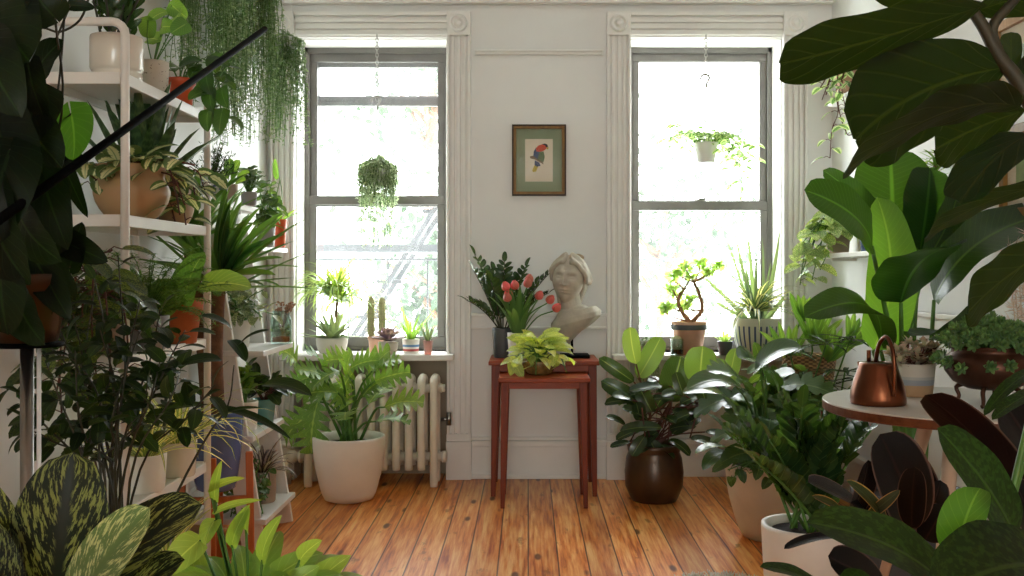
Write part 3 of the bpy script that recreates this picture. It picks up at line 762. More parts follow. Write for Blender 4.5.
# ------------------------------------------------------------------ bust
def bust(c, s=1.0):
    c = Vector(c)
    root = thing('bust', 'weathered plaster bust of a woman on a black stand', 'bust', c)
    yaw = Quaternion((0, 0, 1), -.28); tilt = Quaternion((0, 1, 0), .10)
    hc = Vector((-.018, 0, .392))
    m = MB(); NT_, NP = 120, 90; rows = []
    def g(a, b, s_): return math.exp(-((a - b) / s_) ** 2)
    for i in range(NP + 1):
        th = PI * i / NP; row = []
        for j in range(NT_):
            ph = 2 * PI * j / NT_
            x = math.sin(th) * math.sin(ph); y = -math.sin(th) * math.cos(ph); z = -math.cos(th)
            front = max(0, -y)
            rx, ry, rz = .079, .092, .121
            if z < 0: rx *= 1 - .24 * (-z) ** 1.5; ry *= 1 - .06 * (-z)
            X, Y, Z = x * rx, y * ry, z * rz
            if z < -.1 and y > 0: Y *= 1 - .35 * min(1, -z)
            fx = X / .08; zz = Z
            # brow, eye sockets, eyes, nose, lips, chin, cheeks
            if y < 0:
                Y += front * (-.006 * g(zz, .034, .012) * g(abs(fx), .35, .4)
                    + .019 * g(zz, .016, .014) * g(abs(fx), .42, .2)
                    - .009 * g(zz, .012, .0075) * g(abs(fx), .42, .15)
                    + .004 * g(zz, .0045, .003) * g(abs(fx), .42, .16)
                    - .006 * g(zz, -.015, .02) * g(abs(fx), .5, .22)
                    + .006 * g(zz, -.045, .02) * g(abs(fx), .6, .2))
                nz = max(0, min(1, (.03 - zz) / .055)) if zz > -.027 else max(0, 1 - (-.027 - zz) / .007)
                Y -= front * (.024 * nz + .004) * math.exp(-(fx / (.10 + .09 * nz)) ** 2) * (1 if zz < .045 else 0)
                Y -= front * .0035 * g(zz, -.026, .007) * g(abs(fx), .2, .07)
                Y -= front * (.009 * g(zz, -.051, .006) + .010 * g(zz, -.064, .006)) * math.exp(-(fx / .34) ** 2)
                Y += front * (.006 * g(zz, -.0575, .0024) + .005 * g(zz, -.073, .005)) * math.exp(-(fx / .34) ** 2)
                Y -= front * .011 * g(zz, -.095, .014) * math.exp(-(fx / .4) ** 2)
            row.append(Vector((X, Y, Z)))
        rows.append(row)
    rows = [[c + hc + yaw @ (tilt @ p) for p in r] for r in rows]
    m.grid(rows, None, True)
    # neck and draped chest
    T = lambda v: c + yaw @ Vector(v)
    m.tube([T((-.018, .012, .33)), T((-.012, .014, .28)), T((-.004, .016, .23)), T((0, .014, .185))], [.05, .052, .056, .075], 20)
    rows = []
    for i, (z, rx, ry, ox) in enumerate(((.255, .055, .05, 0), (.24, .078, .06, .004), (.225, .105, .07, .01), (.203, .128, .082, .014), (.178, .128, .086, .014), (.142, .1, .07, .006), (.108, .06, .05, 0), (.09, .03, .03, 0))):
        rows.append([T((ox + rx * math.cos(2 * PI * k / 40) * (1 + .03 * math.sin(7 * 2 * PI * k / 40)), .016 + ry * math.sin(2 * PI * k / 40) * (.8 if math.sin(2 * PI * k / 40) > 0 else 1), z + .035 * math.cos(2 * PI * k / 40) * (1 if i > 1 else .3))) for k in range(40)])
    m.grid(rows, None, True); m.add(rows[-1], [tuple(range(40))]); m.add(rows[0], [tuple(range(39, -1, -1))])
    m.build('head', M['stone'], root, remesh=.0026)
    # hair: wavy locks swept back from a parting, diadem and chignon
    random.seed(3); hm = MB()
    L = lambda v: c + hc + yaw @ (tilt @ Vector(v))
    for sgn in (-1, 1):
        for k in range(7):
            q = k / 6
            P = []
            for t in range(13):
                u = t / 12; a = (.1 + 1.75 * u); up = .088 + .028 * q
                P.append(L((sgn * (.004 + (.082 + .004 * q) * 1.05 * math.sin(min(a, 1.57) if q < .4 else a * .9)) + .004 * math.sin(9 * u + k), -.072 + .03 * q + .075 * u + .05 * q * u, up * math.cos(a * .93) * (1 + .06 * q) + .0035 * math.sin(12 * u + k * 1.3))))
            hm.tube(P, [.013] * 10 + [.012, .010, .006], 8)
        for k in range(4):
            hm.tube([L((sgn * .074, .0 + .02 * k, .0)), L((sgn * .07, .03 + .015 * k, -.04)), L((sgn * .058, .05 + .01 * k, -.08)), L((sgn * .05, .052, -.13 - .01 * k))], [.014, .015, .012, .006], 8)
    hm.ball(L((0, .025, .05)), .074, .078, .075, 24, 16); hm.ball(L((0, .095, .005)), .042, .04, .04, 16, 10)
    hm.build('hair', M['stone'], root, remesh=.0035)
    b = MB(); b.ball(L((.022, .05, .112)), .036, .03, .02, 18, 10)
    b.build('hair_knot', simple('worn_brown_plaster', '8a7256', .85, var=.3, scale=25), root)
    b = MB(); b.tube([c + Vector((.0, .016, .0)), c + Vector((0, .016, .11))], .006, 8); b.build('rod', M['black'], root)
    MB().box(c.x - .06, c.x + .085, c.y - .07, c.y + .075, c.z, c.z + .016).build('base', M['black'], root, False, .003)
bust(at(572, 352, 4.98) * Vector((1, 1, 0)) + Vector((0, 0, .6552)) if False else Vector((.222, -.235, .6551)))

# ------------------------------------------------------------------ plants on the tables
def plant(name, label, loc, pk, pm, lm, sm='stemg', cat='potted plant', group=None, **kw):
    loc = Vector(loc); r = thing(name, label, cat, loc, group)
    s = pot(r, loc, *pk, M[pm], **kw) if pk else loc
    return r, s, MB(), MB()
random.seed(11)
r, s, L, S = plant('zz_plant', 'dark zz plant in a ribbed charcoal pot on the taller mahogany table', (-.127, -.25, .655), ('cyl', .052, .044, .15), 'dgrey', 'zz')
for az, el, ln, dr in ((2.6, 1.3, .42, .3), (2.0, 1.35, .32, .3), (.35, .95, .42, .2), (2.9, .95, .24, .6), (.2, .9, .30, .5), (4.2, 1.3, .28, .3), (1.5, 1.4, .36, .2), (.8, 1.2, .36, .2), (3.6, 1.2, .34, .2)):
    pinnate(L, S, s + Vector((.012 * math.cos(az), .012 * math.sin(az), 0)), az, el, ln, dr, 17, .075, .036, .004)
fin(r, L, S, G['zz'], M['stemd'])
r, s, L, S = plant('tulip', 'red tulips in a cream pot between zz plant and bust', (-.052, -.33, .655), ('cyl', .05, .042, .13), 'whitepot', 'tulip_leaf')
M['tulip'] = leafmat('tulip_petal', 'dd5540', 'f2b09a', trans=.3, tcol=(1.4, 1.0, .8), rib=0, vs=.2, nv=2)
random.seed(8); heads = [at(*q, 4.85) for q in ((507, 291), (508, 302), (515, 290), (528, 284), (527, 288), (537, 300), (547, 303), (553, 311), (509, 299))]
for h in heads:
    h = h + Vector((0, R(-.04, .04), 0)); q = s + Vector((R(-.02, .02), R(-.02, .02), 0)); up = (h - q); up.z *= 1.2; up.normalize()
    S.tube(bez([q, q.lerp(h, .5) + Vector((0, 0, .03)), h], 8), .0032, 6)
    f = MB()
    for k in range(6):
        a = k * PI / 3; o = Vector((math.cos(a), math.sin(a), 0)); o = (o - up * o.dot(up)).normalized(); rr = .019 if k % 2 else .016
        P = [h, h + o * rr * .9 + up * .008, h + o * rr * 1.1 + up * .024, h + o * rr * .85 + up * .038, h + o * rr * .35 + up * .05]
        f.leaf(bez(P, 8), up.cross(o), .034, (.5, .45), fold=0, cup=-.35)
    f.build('flower', M['tulip'], r)
tuft(L, s, 34, (.14, .26), .038, (1.1, 1.5), (.1, .8), (.3, .7), r0=.022)
fin(r, L, S, G['tulip_leaf'], M['stemg'], 'foliage', 'stem')
random.seed(21)
M['wovenglass'] = simple('amber_ribbed_glass', '7d6238', .25, var=.45, scale=50, bump=.3)
r, s, L, S = plant('lime_pothos', 'lime green pothos in an amber bowl on the shorter table', (.052, -.52, .599), ('bowl', .078, .055, .066), 'wovenglass', 'lime', sx=1.0)
mound(L, S, s, 80, (.13, .11, .135), .078, .046, prof=(.45, 1.1), az=(0, 2 * PI), el=(.05, 1.45), droop=.35, pull=.5)
for a in (2.9, 3.3, 5.9, 4.6): vine(L, S, [s, s + Vector((.1 * math.cos(a), .1 * math.sin(a), .03)), s + Vector((.14 * math.cos(a), .14 * math.sin(a), -.045))], .04, .075, .05)
fin(r, L, S, G['lime'], M['stemg'])

# ------------------------------------------------------------------ big philodendron by the radiator
random.seed(31)
pc = Vector(((349 - U0) / F * 4.74, 4.74 - D, 0))
r, s, L, S = plant('split_leaf_philodendron', 'split leaf philodendron in a large white planter before the radiator', pc, ('egg', .172, .115, .305), 'whitepot', 'philo', soil=.86, th=.014)
def lobed(L, S, base, tip, w, nrm, d_=.75, nl=6):
    base = Vector(base); tip = Vector(tip)
    L.chord(base, tip, nrm, w, (.42, .5), sag=.12, ns=nl * 8, nu=3, lobes=(nl, d_, .35), fold=.2, wave=.05)
spec = [((297, 355), (283, 343), 12), ((318, 366), (290, 378), 0), ((322, 358), (308, 345), -5), ((352, 352), (330, 352), 0), ((350, 360), (376, 352), 0), ((375, 372), (407, 364), 0), ((370, 378), (388, 345), 0), ((352, 372), (352, 345), 0), ((385, 398), (420, 394), 0), ((318, 400), (288, 428), 0), ((338, 384), (300, 388), 0), ((345, 385), (352, 366), 0), ((330, 375), (345, 395), 0), ((372, 362), (398, 352), 0), ((318, 392), (312, 440), 0), ((325, 370), (300, 362), 0), ((362, 388), (380, 374), 0), ((340, 362), (318, 376), 0)]
for i, (bp, tp, _) in enumerate(spec):
    a = R(-.16, .14); bb = at(bp[0], bp[1] + 9, 4.7 + a); tt = at(tp[0], tp[1] + 9, 4.7 + a - R(-.04, .12))
    st = s + Vector((R(-.05, .05), R(-.04, .04), 0))
    S.tube(bez([st, st.lerp(bb, .6) + Vector((0, 0, .05)), bb], 10), [.008, .004], 6)
    ext = (tt - bb); tt = bb + ext * (1.25 if ext.length < .13 else 1.1)
    lobed(L, S, bb, tt, max(.15, ext.length * .95), Vector((0, -.75, .75)) + rv(.35))
for i in range(4):
    a = i * 2.4; bb = s + Vector((.13 * math.cos(a), .11 * math.sin(a), R(.10, .26))); S.tube(bez([s + rv(.03) * Vector((1, 1, 0)), s.lerp(bb, .5) + Vector((0, 0, .04)), bb], 8), [.007, .004], 6)
    lobed(L, S, bb, bb + Vector((.16 * math.cos(a), .13 * math.sin(a), R(-.06, .08))), .15, Vector((0, -.4, 1)) + rv(.3))
fin(r, L, S, G['philo'], M['stemg'])

# ------------------------------------------------------------------ left window sill
zs = ZS
def sillx(px, d): return Vector(((px - U0) / F * d, d - D, zs))
random.seed(41)
r, s, L, S = plant('agave', 'silvery agave in a low white bowl on the left sill', sillx(332, 5.2), ('bowl', .082, .06, .085), 'whitepot', 'agave')
tuft(L, s, 34, (.12, .2), .036, (.15, 1.4), (-.1, .4), (.15, .8), r0=.012)
for a in (0.1, 3.0, 5.5): L.strap(s, a, .25, .16, .05, .5, (.25, .7))
fin(r, L, None, G['agave'], None)
r, s, L, S = plant('ponytail_palm', 'feathery ponytail plant with arching thin leaves behind the agave bowl', sillx(338, 5.31), ('cyl', .04, .035, .07), 'grey', 'mid')
S.tube([s, s + Vector((-.01, 0, .14)), s + Vector((0, 0, .26))], [.014, .007, .008], 8)
for i in range(3): tuft(L, s + Vector((R(-.05, .05), 0, .20 + .035 * i)), 70, (.18, .32), .016, (.2, 1.3), (1.0, 2.4), (.1, .7), r0=.01, nu=1)
G['palegrass'] = leafmat('pale_ponytail_leaf', '7f9f62', trans=.4, rib=0, vs=0, bump=0)
fin(r, L, S, G['palegrass'], M['bark'], 'foliage', 'stem')
r, s, L, S = plant('cactus', 'two upright column cacti in a pink clay pot on the left sill', sillx(376, 5.26), ('taper', .042, .034, .09), 'terrapink', 'cactus', cat='cactus')
for px, py in ((371, 296), (382, 297)):
    bx = (px - U0) / F * 5.26; ht = H + (V0 - py) / F * 5.26; c = MB()
    P = []; pr = [(.013, 0), (.016, .03), (.016, ht - s.z - .03), (.012, ht - s.z - .01), (.004, ht - s.z)]
    c.lathe((bx, s.y, s.z), pr, 40, wob=lambda a, z: .14 * math.cos(10 * a)); c.build('cactus_column', G['cactus'], r)
    c = MB()
    for k in range(10):
        for q in range(13):
            a = 2 * PI * k / 10; z = s.z + .02 + (ht - s.z - .03) * q / 13; p = Vector((bx + .018 * math.cos(a), s.y + .018 * math.sin(a), z))
            for e in range(3): c.tube([p, p + Vector((math.cos(a), math.sin(a), 0)) * .011 + rv(.006)], .0007, 3, False)
    c.build('spines', G['spine'], r)
r, s, L, S = plant('rosette_succulent', 'purple rosette succulent in a round white pot on the left sill', sillx(388, 5.14), ('bowl', .052, .036, .065), 'whitepot', 'purple')
for ring, (nn, l, e) in enumerate(((14, .1, .15), (13, .09, .5), (11, .072, .85), (8, .05, 1.15), (5, .03, 1.4))):
    for k in range(nn): L.strap(s + Vector((0, 0, .012 + .006 * ring)), 2 * PI * k / nn + ring * .3, e, l * R(.9, 1.1), .034, -.25, (.45, .35), ns=5, fold=.25)
fin(r, L, None, G['purple'], None)
r, s, L, S = plant('aloe', 'bright aloe in a red and blue striped cup on the left sill', sillx(411, 5.24), ('cyl', .046, .04, .075), 'redband', 'aloe')
tuft(L, s, 16, (.14, .27), .02, (.65, 1.45), (.0, .7), (.12, .8), r0=.012)
fin(r, L, None, G['pothos'], None)
r, s, L, S = plant('snake_plant', 'tiny snake plant in a faceted pink glass at the sill end', sillx(428, 5.13), ('cyl', .026, .018, .075), 'pinkglass', 'aloe', n=10)
tuft(L, s, 8, (.07, .13), .017, (.9, 1.4), (-.1, .3), (.2, .7), r0=.008)
fin(r, L, None, G['aloe'], None)

# ------------------------------------------------------------------ hanging plants in the windows
M['hookw'] = simple('ivory_plastic', 'a8a69f', .4)
def chain(root, x, y, z1, z0, link=.018):
    m = MB(); z = z1; k = 0
    while z > z0:
        pts = [Vector((x + (link * .42 * math.cos(a) if k % 2 else 0), y + (0 if k % 2 else link * .42 * math.cos(a)), z - link * .6 + link * .75 * math.sin(a))) for a in [2 * PI * j / 10 for j in range(11)]]
        m.tube(pts, .0022, 5, False); z -= link * 1.05; k += 1
    m.build('chain', M['hookw'], root)
def hook(root, x, y, z, s_=.03):
    m = MB(); P = [Vector((x - s_ * .9, y, z - s_ * .9))] + [Vector((x - s_ * .15 + s_ * .75 * math.cos(a), y, z - s_ * .5 + s_ * .6 * math.sin(a))) for a in (2.8, 2.2, 1.5, .8, 0, -.7)] + [Vector((x + s_ * .1, y, z - s_ * 1.6)), Vector((x + s_ * .05, y, z - s_ * 2.2))]
    m.tube(bez(P, 24), .006, 8); m.build('hook', M['hookw'], root)
def hanging(name, label, px, d, pk, pm, zpot, zhook, ztop, xoff=0):
    x = (px - U0) / F * d; y = d - D
    r = thing(name, label, 'hanging plant', (x, y, zpot))
    s = pot(r, (x, y, zpot), *pk, M[pm], soil=.9)
    chain(r, x, y, ztop, zhook); hook(r, x, y, zhook)
    m = MB(); zz = zpot + pk[3] * .97
    for k in range(3):
        a = 2 * PI * k / 3 + .3; m.tube([(x, y, zhook - .06), (x + pk[1] * math.cos(a), y + pk[1] * math.sin(a), zz)], .0012, 4)
    m.build('cord', M['plastic'], r)
    return r, s
random.seed(51); d = 5.15; zz = lambda py, d: H + (V0 - py) / F * d
r, s = hanging('string_of_pearls', 'pale trailing string plant hanging in front of the left window', 377, d, ('bowl', .075, .05, .085), 'plastic', zz(186, d), zz(97, d), ZT - .0)
L, S = MB(), MB(); strands(L, S, s + Vector((0, 0, .01)), 95, .1, (.06, .42), .011, .021, mound_h=.07); strands(L, S, s + Vector((0, 0, .03)), 130, .105, (.05, .2), .009, .022, mound_h=.07)
fin(r, L, S, G['pearlpale'], M['stemg'], 'foliage', 'stem')
r, s = hanging('trailing_ficus', 'white hanging pot of variegated trailing plant before the right window', 706, d, ('cyl', .062, .045, .105), 'plastic', zz(163, d), zz(75, d), ZT)
L, S = MB(), MB()
for tx, tz, in ((-.22, -.06), (-.2, .03), (-.17, .1), (-.12, .08), (-.1, -.02), (.1, .05), (.16, .02), (.2, -.06), (.24, -.1), (.18, -.14), (.15, -.22), (.2, -.27), (.08, -.05), (-.05, .06), (.03, .06), (.14, -.12), (.25, -.02)):
    vine(L, S, [s, s + Vector((tx * .45, R(-.1, .1), .05)), s + Vector((tx * .8, R(-.12, .12), tz * .4 + .03)), s + Vector((tx, R(-.12, .12), tz))], .02, .04, .03, r=.001)
mound(L, S, s, 40, (.13, .12, .09), .042, .034, el=(.0, 1.4), r=.001)
G['varieg'] = leafmat('cream_edged_leaf', '5f8a40', pat='margin', c2='ccd8b0', trans=.4, tcol=(1.5, 1.6, .9), vs=.1)
fin(r, L, S, G['varieg'], M['stemg'])
# ================================================================== left side
G['hoya'] = leafmat('variegated_trailing_leaf', '4c6c30', pat='centre', c2='d8d8ae', trans=.35, tcol=(1.7, 1.7, .9), vs=.1)
G['snake'] = leafmat('sword_leaf', '2f4f2c', pat='band', c2='4a6c40', trans=.2, rib=0, vs=0, rough=.35)
G['yucca'] = leafmat('yucca_leaf', '467630', '678f48', trans=.35, nv=1, vs=0, rib=.08)
G['heart'] = leafmat('heart_leaf', '2f5620', '4c7434', trans=.38, nv=7, vs=.2, rough=.28)
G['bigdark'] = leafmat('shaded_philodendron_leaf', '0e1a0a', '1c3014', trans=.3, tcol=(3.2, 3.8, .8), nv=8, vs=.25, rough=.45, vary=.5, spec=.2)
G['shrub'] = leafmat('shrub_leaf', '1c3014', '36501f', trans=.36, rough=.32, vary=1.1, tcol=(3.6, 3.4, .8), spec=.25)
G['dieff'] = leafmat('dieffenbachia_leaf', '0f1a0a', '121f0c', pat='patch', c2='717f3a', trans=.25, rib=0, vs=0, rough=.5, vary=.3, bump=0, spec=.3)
G['neon'] = leafmat('neon_leaf', '86ac38', 'b4d068', trans=.42, nv=6, vs=.25)
G['silver'] = leafmat('silver_splash_leaf', '3e5a3a', pat='mottle', c2='b9c6b4', trans=.3, vs=.1)
G['trad'] = leafmat('purple_striped_leaf', '4b4048', pat='centre', c2='a39aa0', trans=.25, rib=0, vs=0, bump=0)
def xz(px, py, d): p = at(px, py, d); return p
# ------------------------------------------------------------------ white metal shelf unit
x0, x1, d0, d1 = -1.313, -1.073, 2.65, 3.33; ya, yb = d0 - D, d1 - D
su = thing('metal_shelf', 'white tubular metal shelf unit crowded with plants along the left wall', 'shelf unit', ((x0 + x1) / 2, (ya + yb) / 2, 0))
rt = .0115; zt_ = 1.751
for y in (ya, yb):
    m = MB(); rr = .035
    P = [(x0, y, 0), (x0, y, zt_ - rr)] + [(x0 + rr - rr * math.cos(t), y, zt_ - rr + rr * math.sin(t)) for t in (.4, .8, 1.2)] + [(x0 + rr, y, zt_), (x1 - rr, y, zt_)] + [(x1 - rr + rr * math.sin(t), y, zt_ - rr + rr * math.cos(t)) for t in (.4, .8, 1.2)] + [(x1, y, zt_ - rr), (x1, y, 0)]
    m.tube(P, rt, 10); m.build('end_frame', M['shelf'], su)
SZ = [1.612, 1.233, .857, .445, .09]
for z in SZ:
    b = MB(); b.box(x0 + .012, x1 - .012, ya, yb, z - .006, z)
    b.box(x0 - .0, x0 + .012, ya + .01, yb - .01, z - .028, z + .004); b.box(x1 - .012, x1, ya + .01, yb - .01, z - .028, z + .004)
    b.box(x0 + .01, x1 - .01, ya - .008, ya + .008, z - .028, z + .004); b.box(x0 + .01, x1 - .01, yb - .008, yb + .008, z - .028, z + .004)
    b.build('shelf', M['shelf'], su, False, .002)
def sh(px, d, k): return Vector(((px - U0) / F * d, d - D, SZ[k] + .0005))
random.seed(61)
r, s, L, S = plant('zz_plant', 'leafy zz plant in a two tier white glazed pot on the top metal shelf', sh(117, 2.86, 0), ('tier', .073, .064, .145), 'glossw', 'zz')
for i in range(9):
    pinnate(L, S, s + Vector((R(-.04, .04), R(-.04, .04), 0)), i * 2.4, R(1.05, 1.5), R(.25, .4), R(.1, .5), 16, .06, .026, .004, start=.12)
fin(r, L, S, G['zz'], M['stemd'])
r, s, L, S = plant('pilea', 'round leaved plant in a speckled pot on the top metal shelf', sh(153, 3.05, 0), ('cyl', .047, .043, .115), 'speck', 'pothos')
for px, py in ((178, 17), (162, 27), (165, 12), (148, 20), (172, 5), (158, 40), (186, 24)):
    p = at(px, py, 3.05 + R(-.05, .05)); S.tube(bez([s, s.lerp(p, .6) + rv(.01), p], 8), .0018, 5); heartleaf(L, p, rv(1), .06, .055, .1, Vector((0, -1, .3)) + rv(.5), (.35, .6))
fin(r, L, S, G['pothos'], M['stemg'])
r, s, L, S = plant('trailing_pothos', 'heart leaved pothos trailing from an orange clay pot at the end of the top shelf', sh(181, 3.22, 0), ('taper', .045, .034, .095), 'orange', 'heart')
for q in ([(205, 70), (212, 95)], [(225, 60), (214, 88)], [(215, 75), (222, 118)], [(200, 60), (208, 62)]):
    vine(L, S, [s, at(q[0][0], q[0][1], 3.2), at(q[1][0], q[1][1], 3.15)], .04, .058, .05, r=.002)
mound(L, S, s, 6, (.06, .06, .08), .05, .04, el=(.6, 1.5))
for px, py, tx, ty in ((210, 92, 213, 112), (206, 75, 211, 95), (222, 112, 219, 136), (222, 90, 228, 108), (208, 112, 208, 132)):
    L.chord(at(px, py, 3.12), at(tx, ty, 3.1), Vector((R(-.5, .5), -1, .3)), .056, (.42, .9), sag=.1, k=.22)
fin(r, L, S, G['heart'], M['stemg'])
# shelf 2
r, s, L, S = plant('hoya', 'cream edged trailing plant in a wide tan bowl on the second metal shelf', sh(132, 2.86, 1), ('belly', .098, .062, .155), 'tan', 'hoya', n=40)
mound(L, S, s, 30, (.12, .09, .06), .09, .066, (.5, .7), 0, droop=.5, el=(.0, 1.3))
for q in ([(90, 170), (98, 182)], [(100, 178), (92, 186)], [(165, 165), (175, 190), (180, 215)], [(160, 160), (195, 165)], [(170, 175), (185, 205)], [(80, 165), (84, 178)]):
    vine(L, S, [s] + [at(a, b_, 2.84) for a, b_ in q], .04, .075, .045, prof=(.5, .8), k=0)
fin(r, L, S, G['hoya'], M['stemr'])
r, s, L, S = plant('peperomia', 'trailing variegated plant in a rounded tan pot behind the wide bowl', sh(172, 3.14, 1), ('belly', .064, .048, .125), 'tan', 'hoya')
mound(L, S, s, 20, (.08, .07, .06), .07, .045, (.5, .7), .1, droop=.6)
for q in ([(190, 175), (196, 205)], [(180, 185), (186, 225)], [(165, 180), (178, 232)], [(195, 170), (205, 190)]):
    vine(L, S, [s] + [at(a, b_, 3.08) for a, b_ in q], .03, .06, .05, prof=(.45, .6), k=.1)
fin(r, L, S, G['hoya'], M['stemr'])
r, s, L, S = plant('snake_plant', 'upright dark sword leaved snake plant behind the tan bowls', sh(160, 3.0, 1) + Vector((-.055, .02, 0)), ('taper', .05, .04, .1), 'dgrey', 'snake')
tuft(L, s, 26, (.24, .36), .05, (.8, 1.5), (-.1, .3), (.2, .5), r0=.03, fold=.4)
fin(r, L, None, G['snake'], None)
# shelf 3
r, s, L, S = plant('asparagus_fern', 'feathery asparagus fern in a grey pot on the third metal shelf', sh(148, 2.9, 2), ('cyl', .06, .05, .1), 'grey', 'fern')
for i in range(46):
    a = i * 2.4; e = R(.3, 1.45); P = arc(s, a, e, R(.18, .30), R(.7, 1.8), 9); S.tube(P, .0012, 4)
    for j in range(2, 10):
        for q in range(13):
            p = P[j].lerp(P[j - 1], R(0, 1)); w = rv(1); w.z *= .35; p2 = p + w * .032
            L.chord(p, p2, Vector((0, 0, 1)), .0052, (.3, .6), ns=2, nu=1)
fin(r, L, S, G['fern'], M['stemg'])
r, s, L, S = plant('philodendron', 'broad leaved philodendron in a terracotta pot at the end of the third shelf', sh(178, 3.16, 2), ('taper', .076, .056, .14), 'terra', 'heart')
for b_, t_, w in (((185, 300), (205, 252), .12), ((205, 285), (252, 288), .1), ((170, 300), (150, 285), .1), ((180, 300), (192, 275), .09), ((175, 305), (160, 325), .09), ((165, 310), (140, 312), .09)):
    p = at(*b_, 3.1 + R(-.06, .06)); S.tube(bez([s, s.lerp(p, .6) + Vector((0, 0, .03)), p], 8), .003, 5)
    L.chord(p, at(*t_, 3.05 + R(-.06, .06)), Vector((R(-.4, .4), -.8, .8)), w, (.45, .8), sag=.1, k=.12, ns=10, wave=.04)
fin(r, L, S, G['pothos'], M['stemg'])
random.seed(64)
r, s, L, S = plant('trailing_hoya', 'dark trailing hoya with some yellowing leaves at the near end of the third shelf', sh(100, 2.7, 2) + Vector((.0, .03, 0)), ('cyl', .055, .048, .1), 'taupe', 'hoya')
for q in ([(70, 300), (60, 360), (62, 420)], [(85, 290), (82, 350), (78, 410), (84, 440)], [(105, 290), (110, 360), (104, 430)], [(60, 275), (48, 320), (40, 380)], [(95, 270), (92, 330), (98, 390)], [(120, 300), (128, 350), (120, 400)], [(75, 280), (68, 330), (55, 400)], [(80, 262), (60, 262)], [(100, 262), (112, 250)], [(70, 265), (82, 232)]):
    vine(L, S, [s] + [at(a, b_, 2.45 + R(-.08, .08)) for a, b_ in q], .045, .085, .048, prof=(.5, .75), k=.05)
G['yellowing'] = leafmat('yellowing_hoya_leaf', '2a4420', pat='mottle', c2='5c6e30', trans=.35, vs=.1, vary=1.2, tcol=(3.2, 2.8, .7))
fin(r, L, S, G['yellowing'], M['stemr'])
# shelf 4
for i, (px, d, lab) in enumerate(((146, 2.9, 'spider plant in a smooth white pot on the fourth metal shelf'), (178, 3.12, 'spider plant in a ridged cream pot nearer the blue planter'))):
    r, s, L, S = plant('spider_plant', lab, sh(px, d, 3), ('cyl', .058, .052, .11), 'whitepot' if i == 0 else 'glossw', 'spider')
    tuft(L, s, 44, (.2, .36), .017, (.4, 1.45), (1.0, 2.2), (.12, .8), r0=.015, nu=1)
    fin(r, L, None, G['spider'], None)
random.seed(66)
r, s, L, S = plant('striped_dracaena', 'narrow striped leaves in a pink pot on the lowest metal shelf', sh(165, 3.1, 4), ('taper', .07, .055, .12), 'terrapink', 'spider')
tuft(L, s, 30, (.16, .3), .016, (.4, 1.4), (.4, 1.4), (.12, .8), r0=.015, nu=1)
fin(r, L, None, G['spider'], None)

# ------------------------------------------------------------------ yucca in a blue pot on a wooden stand
yx, yd = (216 - U0) / F * 3.66, 3.66; yy = yd - D
st = thing('plant_stand', 'orange wooden four legged stand holding the blue pot', 'plant stand', (yx, yy, 0))
for k in range(4):
    a = -PI / 2 + k * PI / 2 + .2; c, s_ = math.cos(a), math.sin(a)
    MB().bar((yx + .125 * c, yy + .125 * s_, 0), (yx + .118 * c, yy + .118 * s_, .42), .026, .026, (c, s_, 0)).build('leg', M['orangewood'], st, False, .003)
for a in (-PI / 2 + .2, .2):
    c, s_ = math.cos(a), math.sin(a); zc = .27 if a < 0 else .245
    MB().bar((yx - .115 * c, yy - .115 * s_, zc), (yx + .115 * c, yy + .115 * s_, zc), .022, .026).build('crossbar', M['orangewood'], st, False, .003)
random.seed(71)
r, s, L, S = plant('yucca', 'tall yucca with bare canes in a glazed blue pot on the wooden stand', (yx, yy, .284), ('egg', .098, .07, .29), 'navy', 'yucca', soil=.85)
c1 = bez([s + Vector((-.03, .02, -.03)), s + Vector((-.06, .03, .3)), at(190, 250, 3.68)], 10); c2 = bez([s + Vector((.02, -.02, -.03)), at(216, 360, 3.64), at(219, 285, 3.62)], 10)
for P in (c1, c2):
    m = MB(); m.tube(P, [.026, .024], 12); m.build('cane', M['bark'], r)
tuft(L, c1[-1], 24, (.24, .42), .044, (.2, 1.5), (.0, .8), (.2, .6), dz=.05, fold=.35)
tuft(L, c2[-1] + Vector((0, 0, -.06)), 40, (.24, .44), .046, (-.1, 1.5), (.0, .7), (.2, .6), dz=.10, fold=.35)
for tx, ty in ((284, 212), (285, 234), (283, 258), (266, 240), (238, 190), (243, 200), (262, 206), (276, 275), (231, 186), (254, 222)):
    b_ = at(221, 282, 3.62); L.chord(b_, at(tx, ty, 3.55 + R(-.1, .1)), Vector((R(-.3, .3), -.6, 1)), .058, (.2, .6), sag=.07, fold=.35)
fin(r, L, S, G['yucca'], None)

# ------------------------------------------------------------------ white leaning step shelf
ls = thing('ladder_shelf', 'white leaning step shelf between the metal shelf and the radiator', 'shelf', (-1.15, -1.15, 0))
da, db = 3.86, 4.30; y0, y1 = da - D, db - D
for y in (y0, y1):
    b = MB(); sl = lambda z: -1.03 - .155 * z
    b.bar((sl(0) - .03, y, 0), (sl(1.25) - .03, y, 1.25), .02, .09, (1, 0, 0)); b.build('side_rail', M['trimw'], ls, False, .003)
SH = [(.129, -1.01), (.449, -1.06), (.779, -1.02)]
for z, xf in SH:
    b = MB(); b.box(-1.345, xf, y0 - .02, y1 + .02, z - .022, z); b.build('step', M['trimw'], ls, False, .003)
for y in (y0, y1):
    b = MB(); b.bar((-1.33, y, 0), (-1.33, y, .9), .02, .035, (1, 0, 0)); b.build('rear_leg', M['trimw'], ls, False, .003)
def lsx(px, d, k): return Vector(((px - U0) / F * d, d - D, SH[k][0] + .0005))
random.seed(81)
r, s, L, S = plant('leafy_herb', 'bushy green plant in a white pot on the middle step', lsx(245, 3.97, 1), ('cyl', .052, .046, .12), 'whitepot', 'mid')
